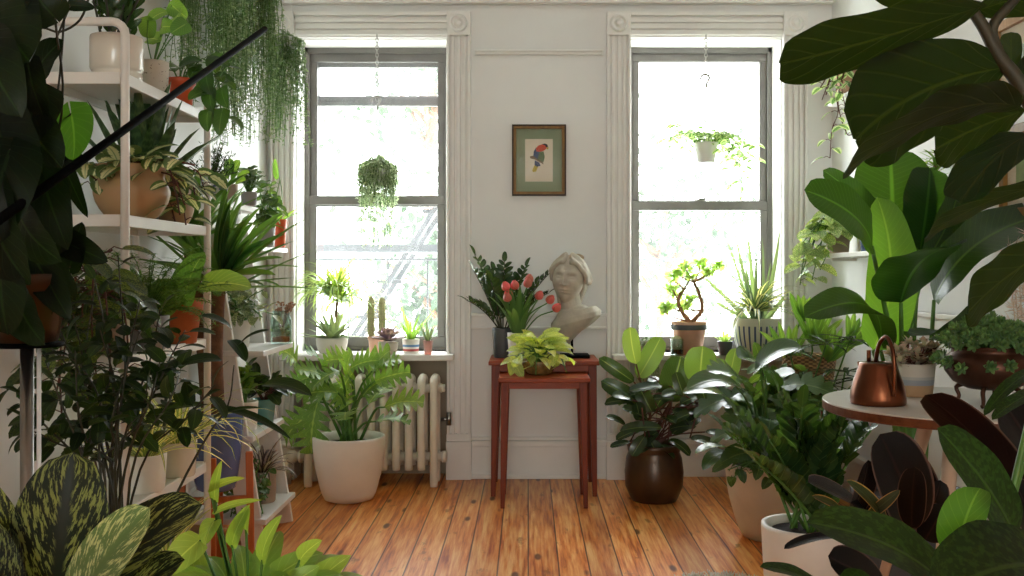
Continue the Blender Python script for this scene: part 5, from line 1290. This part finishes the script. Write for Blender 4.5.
for cx_, cy_, d in ((790, 352, 4.4), (826, 345, 4.4), (812, 385, 4.3), (850, 340, 4.45), (822, 395, 4.3), (862, 380, 4.3), (845, 372, 4.3)):
    c = at(cx_, cy_, d); S.tube(bez([s, s.lerp(c, .6) + rv(.04), c], 8), .004, 6)
    for i in range(11): L.strap(c, i * .571 + R(-.1, .1), R(.0, .4), R(.13, .21), .024, R(.3, .9), (.35, .6), fold=.25)
fin(r, L, S, G['deep'], M['stemg'])
random.seed(246)
r, s, L, S = plant('leafy_shrub', 'mid green bushy plant on the floor between beige planter and palm', (1.16, -.45, 0), ('cyl', .12, .1, .25), 'terra', 'croton')
bushy(L, S, s, [(s + Vector((R(-.1, .1), R(-.1, .1), .2)), s + Vector((R(-.22, .22), R(-.2, .12), R(.25, .48)))) for i in range(14)], 10, .13, .06, (.5, .7), r=(.007, .003))
fin(r, L, S, G['mid'], M['stemg'])

# ------------------------------------------------------------------ round table and what stands on it
TZ = .72; td = 2.78; tx_ = (964 - U0) / F * td; ty_ = td - D
rt_ = thing('round_table', 'round white topped table with a wooden edge and splayed pale legs', 'table', (tx_, ty_, 0))
M['laminate'] = simple('white_laminate', 'cfcac2', .3, var=.03)
m = MB(); m.lathe((tx_, ty_, TZ - .004), [(.001, .004), (.379, .004), (.38, .003), (.38, 0), (.001, 0)], 72); m.build('tabletop', M['laminate'], rt_, False)
m = MB(); m.lathe((tx_, ty_, TZ - .028), [(.001, 0), (.376, 0), (.38, .003), (.38, .024), (.001, .024)], 72); m.build('edge', M['edgewood'], rt_, False)
for a in (1.99, -.1, -2.2):
    c_, s_ = math.cos(a), math.sin(a); m = MB(); m.tube([(tx_ + .12 * c_, ty_ + .12 * s_, TZ - .03), (tx_ + .36 * c_, ty_ + .36 * s_, 0)], [.022, .013], 14); m.build('leg', M['palewood'], rt_)
def tp(px, d): return Vector(((px - U0) / F * d, d - D, TZ + .0005))
p = tp(878, 2.745)
wc = thing('watering_can', 'polished copper watering can with a loop handle on the round table', 'watering can', p)
m = MB(); m.lathe(p, [(.001, 0), (.072, 0), (.075, .004), (.0745, .02), (.072, .04), (.066, .062), (.058, .085), (.051, .105), (.0495, .112), (.046, .114), (.02, .116), (.02, .113), (.044, .110), (.062, .07), (.07, .02), (.001, .006)], 48); m.build('body', M['copper'], wc)
m = MB(); hx = p.x + .012; m.tube(bez([(hx + .004, p.y - .073, p.z + .03), (hx + .004, p.y - .08, p.z + .09), (hx + .002, p.y - .074, p.z + .15), (hx - .004, p.y - .045, p.z + .186), (hx - .012, p.y - .01, p.z + .165), (hx - .016, p.y + .01, p.z + .112)], 30), .0058, 10); m.build('handle', M['copper'], wc)
m = MB(); m.tube(bez([(p.x - .0, p.y + .06, p.z + .04), (p.x - .0, p.y + .12, p.z + .06), (p.x - .0, p.y + .16, p.z + .1)], 10), [.009, .005], 10); m.tube([(p.x - .022, p.y + .01, p.z + .112), (p.x - .022, p.y + .01, p.z + .147)], .006, 8); m.build('spout', M['copper'], wc)
random.seed(251)
r, s, L, S = plant('grey_succulent', 'pinkish grey succulent in a grey and tan banded pot on the round table', tp(914, 2.93), ('cyl', .06, .052, .096), 'greyband', 'greysucc')
for i in range(46):
    a = i * 2.4; q = s + Vector((R(-.06, .06), R(-.05, .05), R(.0, .07))); S.tube([s + rv(.02), q], .002, 4)
    for j in range(9): e = R(-.2, 1.3); L.strap(q, R(0, 6.28), e, R(.018, .034), .014, .2, (.4, .4), ns=3, nu=1)
fin(r, L, S, G['greysucc'], M['stemr'])
p = tp(990, 2.72)
r = thing('sedum_cauldron', 'thick green sedum in an aged copper cauldron on curled feet', 'potted plant', p)
bz = p + Vector((0, 0, .042)); m = MB()
m.lathe(bz, [(.001, 0), (.06, .004), (.095, .022), (.116, .05), (.12, .072), (.112, .092), (.1, .1), (.098, .112), (.104, .118), (.102, .121), (.094, .12), (.09, .1), (.001, .1)], 52); m.build('cauldron', M['darkcopper'], r)
for a in (-2.2, -1.0, 1.0, 2.4):
    c_, s_ = math.cos(a), math.sin(a); m = MB()
    m.tube(bez([bz + Vector((.07 * c_, .07 * s_, .012)), bz + Vector((.09 * c_, .09 * s_, .0)), bz + Vector((.082 * c_, .082 * s_, -.022)), bz + Vector((.09 * c_, .09 * s_, -.038)), bz + Vector((.102 * c_, .102 * s_, -.034))], 14), [.007, .004], 8); m.build('foot', M['darkcopper'], r)
m = MB(); m.lathe(bz + Vector((0, 0, .098)), [(.001, .008), (.09, .004), (.092, 0)], 24); m.build('soil', M['soil'], r)
L, S = MB(), MB()
for i in range(130):
    a = i * 2.4; q = math.sqrt((i + .5) / 130); c = bz + Vector((.135 * q * math.cos(a), .12 * q * math.sin(a), .115 + .062 * (1 - q * q) + R(-.012, .014)))
    if i > 105: c.z -= R(.01, .06)
    S.tube([bz + Vector((.07 * q * math.cos(a), .07 * q * math.sin(a), .1)), c], .002, 4)
    o = Vector((math.cos(a) * q, math.sin(a) * q, 1.1 - q * .8)).normalized()
    for ring in range(3):
        for k in range(6):
            b_ = k * 1.05 + ring * .5; e = o.orthogonal().normalized(); e = Quaternion(o, b_) @ e; v = (e * (1.1 - ring * .35) + o * (.3 + ring * .4)).normalized()
            pp_ = c + o * (.004 * ring); L.chord(pp_, pp_ + v * .021, o, .011, (.6, .35), ns=3, nu=1, fold=.3, sag=-.1)
fin(r, L, S, G['sedum'], M['stemg'])

# ------------------------------------------------------------------ bird of paradise behind the table
random.seed(261)
bd = 3.42; bp = Vector(((908 - U0) / F * bd, bd - D, 0))
r, s, L, S = plant('bird_of_paradise', 'tall bird of paradise with paddle leaves rising behind the round table', bp, ('egg', .19, .14, .34), 'dgrey', 'bird')
YL = MB()
def paddle(b_, t_, w, n_, d=bd, d2=None, sag=.06, prof=(.45, .5), ssag=0, fold=.15, lighter=False, wave=.04, roll=0):
    p, q = at(*b_, d), at(*t_, d2 or d); c = s + Vector((R(-.07, .07), R(-.05, .05), 0))
    S.tube(bez([c, c.lerp(p, .55) + Vector((c.x - p.x, 0, 0)) * .2, p], 14), [.013, .0065], 8)
    (YL if lighter else L).chord(p, q, Vector(n_), w * d / F, prof, sag=sag, ssag=ssag, ns=18, nu=4, fold=fold, wave=wave, roll=roll)
paddle((873, 350), (877, 197), 60, (.25, -1, 0), bd - .12, bd - .11, .04, ssag=.09, lighter=True, prof=(.4, .55))
paddle((872, 246), (804, 190), 52, (.25, -.9, .45), bd - .2, bd - .4, .12)
paddle((882, 228), (823, 170), 26, (-.3, -.9, .5), bd + .1, bd + .05, .1)
paddle((893, 262), (890, 148), 84, (0, -1, .1), bd + .12, bd + .2, .02, prof=(.4, .4))
paddle((920, 250), (930, 168), 60, (.2, -1, 0), bd + .1, bd + .15, .03, prof=(.4, .4))
paddle((901, 303), (948, 248), 80, (-.1, -.6, .8), bd - .2, bd - .55, .10, prof=(.5, .5))
paddle((934, 300), (1050, 214), 76, (-.2, -.5, .9), bd - .1, bd - .3, .16)
paddle((904, 330), (976, 302), 36, (0, -.5, 1), bd - .1, bd - .4, -.16)
paddle((880, 348), (804, 317), 44, (.1, -.7, .9), bd - .1, bd - .5, .2)
paddle((925, 262), (960, 180), 40, (.5, -1, 0), bd + .05, bd + .1, .08)
paddle((915, 345), (960, 345), 26, (0, -.5, 1), bd - .1, bd - .3, .1)
fin(r, L, S, G['bird'], M['stemg'])
o = YL.build('lighter_leaf', leafmat('backlit_paddle_leaf', '447c2a', '66983c', trans=.55, tcol=(2.5, 2.3, .6), nv=26, vs=.22, rib=.045, rough=.3, slant=.12, vary=.1, bump=.3), r); o['label'] = 'upright blade with backlight painted into its green'  # brighter copy of the paddle green, standing in for backlight

# ------------------------------------------------------------------ right wall: shelves, pictures, dried grass
ws = thing('wall_shelf', 'white shelf on the right wall below the hoya', 'shelf', (XR - .08, -.7, 1.15))
zsh = H + (V0 - 254) / F * 4.9
MB().box(XR - .17, XR - .001, 4.1 - D, 5.02 - D, zsh - .022, zsh).build('board', M['trimw'], ws, False, .003)
for d in (4.3, 4.85):
    b = MB(); b.box(XR - .12, XR - .001, d - D - .006, d - D + .006, zsh - .036, zsh - .022); b.build('bracket', M['shelf'], ws, False)
zs2 = H + (V0 - 97) / F * 4.6
ws = thing('wall_shelf', 'high white shelf on the right wall holding the variegated hoya', 'shelf', (XR - .08, -.8, zs2 - .03))
MB().box(XR - .17, XR - .001, 3.9 - D, 4.75 - D, zs2 - .022, zs2).build('board', M['trimw'], ws, False, .003)
for d in (4.1, 4.6):
    b = MB(); b.box(XR - .12, XR - .001, d - D - .006, d - D + .006, zs2 - .036, zs2 - .022); b.build('bracket', M['shelf'], ws, False)
random.seed(271)
r, s, L, S = plant('hoya', 'variegated hoya trailing from a terracotta pink pot high on the right wall', ((852 - U0) / F * 4.6, 4.6 - D, zs2 + .0005), ('taper', .085, .065, .13), 'terrapink', 'varieg')
for q in ([(845, 55), (832, 75), (826, 95)], [(842, 60), (836, 90), (838, 112), (832, 130), (830, 158)], [(850, 55), (842, 85), (846, 110)], [(855, 50), (870, 60)], [(838, 62), (820, 88)], [(860, 50), (900, 45), (915, 40)], [(848, 60), (838, 100), (846, 132), (852, 135)], [(870, 50), (890, 70)], [(840, 55), (825, 92), (822, 100)], [(850, 60), (858, 110), (852, 125)], [(870, 50), (930, 50), (950, 45)], [(880, 55), (905, 70)]):
    vine(L, S, [s] + [at(a, b_, 4.5) for a, b_ in q], .034, .062, .034, prof=(.5, .75), k=0)
mound(L, S, s, 26, (.12, .1, .1), .08, .045, (.5, .75), 0)
fin(r, L, S, G['varieg'], M['stemr'])
r, s, L, S = plant('scindapsus', 'silver and green vine trailing off the lower right wall shelf', ((838 - U0) / F * 4.85, 4.85 - D, zsh + .0005), ('cyl', .06, .05, .1), 'taupe', 'silver')
for q in ([(826, 215), (815, 240), (808, 262)], [(822, 220), (806, 250), (800, 285)], [(828, 225), (818, 255), (812, 280)], [(830, 215), (822, 240), (815, 250)], [(820, 225), (805, 240), (790, 258)], [(832, 225), (828, 250), (820, 270)], [(825, 218), (812, 245), (803, 270)]):
    vine(L, S, [s] + [at(a, b_, 4.78) for a, b_ in q], .03, .075, .06)
mound(L, S, s, 12, (.09, .08, .08), .075, .06)
G['scind'] = leafmat('silver_vine_leaf', '6a9450', pat='mottle', c2='cfdabf', trans=.35, vs=.1)
fin(r, L, S, G['scind'], M['stemg'])
r, s, L, S = plant('blue_cup_plant', 'small round leaved plant in a blue cup on the lower right wall shelf', ((870 - U0) / F * 4.55, 4.55 - D, zsh + .0005), ('cyl', .045, .04, .08), 'navy', 'mid')
bushy(L, S, s, [(s + Vector((R(-.06, .06), R(-.06, .06), R(.03, .1))),) for i in range(7)], 6, .04, .035, (.5, .5)); fin(r, L, S, G['mid'], M['stemg'])
zs3 = H + (V0 - 228) / F * 3.75
ws = thing('wall_shelf', 'small picture ledge on the right wall with a spiky euphorbia', 'shelf', (XR - .06, -1.5, zs3 - .03))
MB().box(XR - .12, XR - .001, 3.6 - D, 3.95 - D, zs3 - .02, zs3).build('board', M['trimw'], ws, False, .003)
for d in (3.68, 3.87):
    b = MB(); b.box(XR - .09, XR - .001, d - D - .005, d - D + .005, zs3 - .034, zs3 - .02); b.build('bracket', M['shelf'], ws, False)
r, s, L, S = plant('euphorbia', 'spiky green euphorbia stem in a white pot on the small ledge', (XR - .065, 3.77 - D, zs3 + .0005), ('cyl', .045, .04, .07), 'whitepot', 'mid')
for P in ([s, s + Vector((.0, 0, .12)), s + Vector((.02, 0, .22))], [s, s + Vector((-.04, 0, .1)), s + Vector((-.05, 0, .16))]):
    P = bez(P, 8); S.tube(P, .009, 8)
    for p in P[2:]: tuft(L, p, 9, (.05, .08), .016, (.0, .9), (.1, .7), (.5, .6), r0=.006)
fin(r, L, S, G['pothos'], M['bark'])
def rframe(label, ya, yb, z0, z1, mat, art, w=.03):
    t = thing('picture_frame', label, 'picture', (XR, (ya + yb) / 2, z0))
    frame(t, ya, yb, z0, z1, w, .028, M[mat], flip=XR)
    MB().box(XR - .012, XR - .001, ya + w, yb - w, z0 + w, z1 - w).build('mount', M['paper'], t, False)
    MB().box(XR - .014, XR - .012, ya + w + .06, yb - w - .06, z0 + w + .07, z1 - w - .07).build('print', art, t, False)
    MB().box(XR - .0165, XR - .0155, ya + w, yb - w, z0 + w, z1 - w).build('glazing', bpy.data.materials['picture_glass'], t, False)
da = F * XR / (1000 - U0); zt2 = H + (V0 - 26) / F * da
rframe('oak framed picture high on the right wall above the fig', da - D - .75, da - D, zt2 - .28, zt2, 'frame_oak', simple('soft_grey_print', '9aa89c', .9, var=.25, scale=6))
da = F * XR / (1007 - U0); zb2 = H + (V0 - 219) / F * da
rframe('gilt framed green picture on the right wall beside the euphorbia', da - D - .5, da - D, zb2, zb2 + .3, 'frame_gilt', simple('green_print', '8a9a6a', .9, var=.25, scale=8))
vd = 3.05; vp = Vector((1.5, vd - D, 0))
dg = thing('dried_grass', 'pinkish dried pampas grass in a tall vase by the right wall', 'dried grass', vp)
m = MB(); m.lathe(vp, [(.001, 0), (.08, 0), (.1, .1), (.09, .3), (.05, .42), (.055, .46), (.048, .46), (.04, .42), (.001, .05)], 28); m.build('vase', M['taupe'], dg)
L, S = MB(), MB(); random.seed(281)
for tx, ty in ((1012, 250), (1018, 262), (1010, 270), (1026, 244), (1040, 250), (1030, 236), (1050, 262), (1022, 254)):
    q = at(tx, ty, vd + R(-.08, .08)); P = bez([vp + Vector((0, 0, .4)), vp.lerp(q, .6) + Vector((.02, 0, .1)), q], 12); S.tube(P, .0016, 4)
    for p in P[7:]:
        for j in range(16): L.chord(p, p + Vector((R(-.05, .02), R(-.03, .03), R(-.02, .05))), rv(1), .003, (.3, .6), ns=2, nu=1)
fin(dg, L, S, leafmat('dried_plume', 'cdb5a2', trans=.4, rib=0, vs=0, bump=0, tcol=(1.3, 1.1, .9)), M['palewood'], 'plume')

# ------------------------------------------------------------------ foreground right: fiddle leaf fig, burgundy rubber plant, broad leaved plant
random.seed(291)
fp = Vector((.74, 1.3 - D, 0)); fd = 1.25
r, s, L, S = plant('fiddle_leaf_fig', 'fiddle leaf fig with huge veined leaves hanging in at the upper right', fp, ('cyl', .15, .13, .3), 'dgrey', 'fig')
tk = [s, at(1120, 420, fd), at(1075, 200, fd), at(1024, 92, fd), at(1000, 58, fd), at(984, 28, fd), at(968, 2, fd), at(955, -40, fd)]
m = MB(); m.tube(bez(tk, 40), [.013, .0055], 10); m.tube(bez([at(1002, 62, fd), at(992, 30, fd), at(1010, 5, fd), at(1030, -15, fd)], 12), [.008, .005], 8); m.build('trunk', M['stemd'], r)
def fig(b_, t_, w, n_, d=fd, d2=None, sag=.06, ssag=0, prof=(.75, .38), wave=.07, k=.05, fold=.12):
    p, q = at(*b_, d), at(*t_, d2 or d - .04)
    L.chord(p, q, Vector(n_), w * d / F, prof, sag=sag, ssag=ssag, ns=26, nu=5, fold=fold, wave=wave, nwave=3.3, k=k)
fig((976, 8), (780, 64), 62, (.15, .8, .6), fd - .03, fd - .1, .05, .04)
fig((1002, 68), (856, 140), 106, (.1, .9, .35), fd, fd - .06, .05, -.06)
fig((1016, 106), (843, 174), 74, (.1, .6, .9), fd - .06, fd - .18, .04, -.10)
fig((1060, 134), (960, 203), 52, (.3, .2, 1), fd - .1, fd - .3, .08)
fig((1062, 182), (925, 238), 38, (.1, .6, .8), fd - .05, fd - .1, .06)
fig((1068, 240), (967, 314), 62, (.15, .8, .55), fd - .02, fd - .08, .05)
fig((1012, 78), (1011, 32), 22, (.2, 1, 0), fd + .02, fd + .02, .03)
fig((1020, 112), (935, 150), 66, (.1, .8, .6), fd + .1, fd + .1, .05)
fig((1015, 80), (1070, 58), 50, (.1, .9, .3), fd, fd, .05)
fig((980, 10), (1070, -14), 46, (.1, .8, .5), fd, fd, .05)
fig((960, -4), (880, -40), 80, (.2, .8, .5), fd, fd, .05)
fin(r, L, S, G['fig'], M['stemd'])
random.seed(301)
bp = Vector((.66, 1.62 - D, 0)); bd_ = 1.6
r, s, L, S = plant('burgundy_rubber_plant', 'almost black burgundy rubber plant in front of the round table', bp, ('cyl', .14, .12, .3), 'taupe', 'burg')
axis = [s, at(950, 600, bd_), at(918, 545, bd_)]; S.tube(bez(axis, 10), [.01, .006], 8); S.tube(bez([s, at(1040, 600, bd_), at(1040, 480, bd_)], 10), [.01, .006], 8)
for b_, t_, w, n_, dd in (((1046, 530), (925, 395), 50, (-.3, .4, 1), -.02), ((914, 530), (880, 434), 66, (.3, -1, .1), .0), ((912, 528), (915, 467), 29, (-.6, -.9, 0), -.06), ((846, 524), (868, 460), 38, (.6, -.8, .1), .03), ((866, 512), (808, 482), 38, (-.1, -.4, 1), .0), ((848, 538), (784, 549), 15, (0, -.3, 1), -.05), ((1040, 470), (1002, 402), 64, (.3, -1, .2), .05), ((1030, 540), (1012, 478), 30, (.3, -1, 0), .0), ((884, 592), (828, 556), 42, (.2, -.8, .6), -.05), ((915, 530), (940, 480), 30, (.3, -1, .2), .08), ((925, 540), (945, 505), 34, (-.2, -1, .4), .05), ((1050, 450), (1020, 390), 60, (-.2, -1, .1), .1), ((890, 540), (862, 500), 30, (.3, -.9, .3), .06), ((905, 560), (880, 520), 40, (.1, -.9, .5), .04), ((870, 590), (850, 560), 30, (-.2, -.8, .6), .0), ((930, 520), (905, 450), 40, (-.3, -1, .1), .1)):
    d = bd_ + dd; p, q = at(*b_, d), at(*t_, d - .03); L.chord(p, q, Vector(n_), w * d / F, (.6, .5), sag=R(.03, .1), ns=16, nu=3, fold=.22)
fin(r, L, S, G['burg'], M['stemr'])
L = MB()
for b_, t_, w in (((886, 522), (846, 480), 17), ((868, 516), (900, 490), 12), ((840, 510), (812, 496), 10)): L.chord(at(*b_, bd_ - .08), at(*t_, bd_ - .1), Vector((.3, -.8, .6)), w * 1.5 / F, (.55, .7), sag=.08, ns=10)
o = L.build('new_leaf', leafmat('orange_edged_leaf', '34421c', pat='edge', c2='c08a3c', trans=.25), r); o['label'] = 'green leaf with orange rim'
random.seed(311)
bp = Vector((.5, 1.2 - D, 0)); gd = 1.22
r, s, L, S = plant('broad_philodendron', 'broad green leaved plant at the lower right edge, one leaf coloured as backlit', bp, ('cyl', .14, .12, .3), 'dgrey', 'fore')
for b_, t_, w, n_, dd, sg in (((965, 612), (806, 522), 74, (-.1, -.6, 1), 0, .12), ((1016, 540), (937, 428), 58, (.5, -1, .3), .05, .06), ((1064, 575), (937, 596), 110, (.1, -.5, 1), -.08, .16), ((836, 606), (760, 567), 26, (0, -.4, 1), -.02, .1), ((1040, 370), (984, 416), 16, (.1, -.3, 1), .1, .12), ((1046, 392), (992, 420), 18, (0, -.4, 1), .15, .1), ((1000, 620), (950, 540), 50, (.2, -.9, .4), .0, .08), ((880, 620), (840, 575), 40, (.2, -.7, .6), .02, .1)):
    d = gd + dd; p, q = at(*b_, d), at(*t_, d - .05); S.tube(bez([s, s.lerp(p, .6) + rv(.02), p], 8), [.007, .004], 6)
    L.chord(p, q, Vector(n_), w * d / F, (.5, .6), sag=sg, ns=16, nu=4, fold=.2, wave=.03)
fin(r, L, S, G['fore'], M['stemg'])
L = MB(); L.chord(at(958, 556, gd - .04), at(980, 488, gd - .05), Vector((-.15, 1, .1)), 52 * gd / F, (.4, .45), sag=.08, ns=14, nu=4, fold=.2); o = L.build('lighter_leaf', bpy.data.materials['backlit_heart_leaf'], r); o['label'] = 'yellow green leaf painted as if backlit'  # reuses the brighter heart leaf green to paint in backlight

# ------------------------------------------------------------------ rug edge
random.seed(321)
rg = MB(); c = Vector((.66, -1.86, 0)); rows = []
for i in range(13):
    q = i / 12; rows.append([c + Vector((.19 * q * math.cos(a) * (1 + .06 * math.sin(5 * a)), .15 * q * math.sin(a) * (1 + .08 * math.sin(3 * a)), .022 * (1 - q ** 4) + (R(0, .006) if i < 12 else 0))) for a in [2 * PI * k / 48 for k in range(48)]])
rg.grid(rows, None, True)
for i in range(900):
    a, q = R(0, 6.28), math.sqrt(R(0, 1)); p = c + Vector((.19 * q * math.cos(a), .15 * q * math.sin(a), .014)); rg.tube([p, p + Vector((R(-.01, .01), R(-.01, .01), R(.008, .018)))], [.003, .001], 4)
tag(rg.build('sheepskin', simple('white_wool', 'dcd6ca', .95, var=.1)), 'small white shaggy sheepskin on the floor boards at the bottom edge', 'rug')

# ------------------------------------------------------------------ groups of repeats
for nm, gr in (('string_of_pearls', 'hanging string plants'), ('spider_plant', 'spider plants'), ('zz_plant', 'zz plants'), ('wall_shelf', 'wall mounted plant shelves'), ('picture_frame', 'framed pictures'), ('street_tree', 'trees outside the windows'), ('hoya', 'variegated hoyas'), ('snake_plant', 'snake plants'), ('aloe', 'aloes on the sills')):
    for o in COL.objects:
        if o.parent is None and o.get('category') and o.name.split('.')[0] == nm: o['group'] = gr
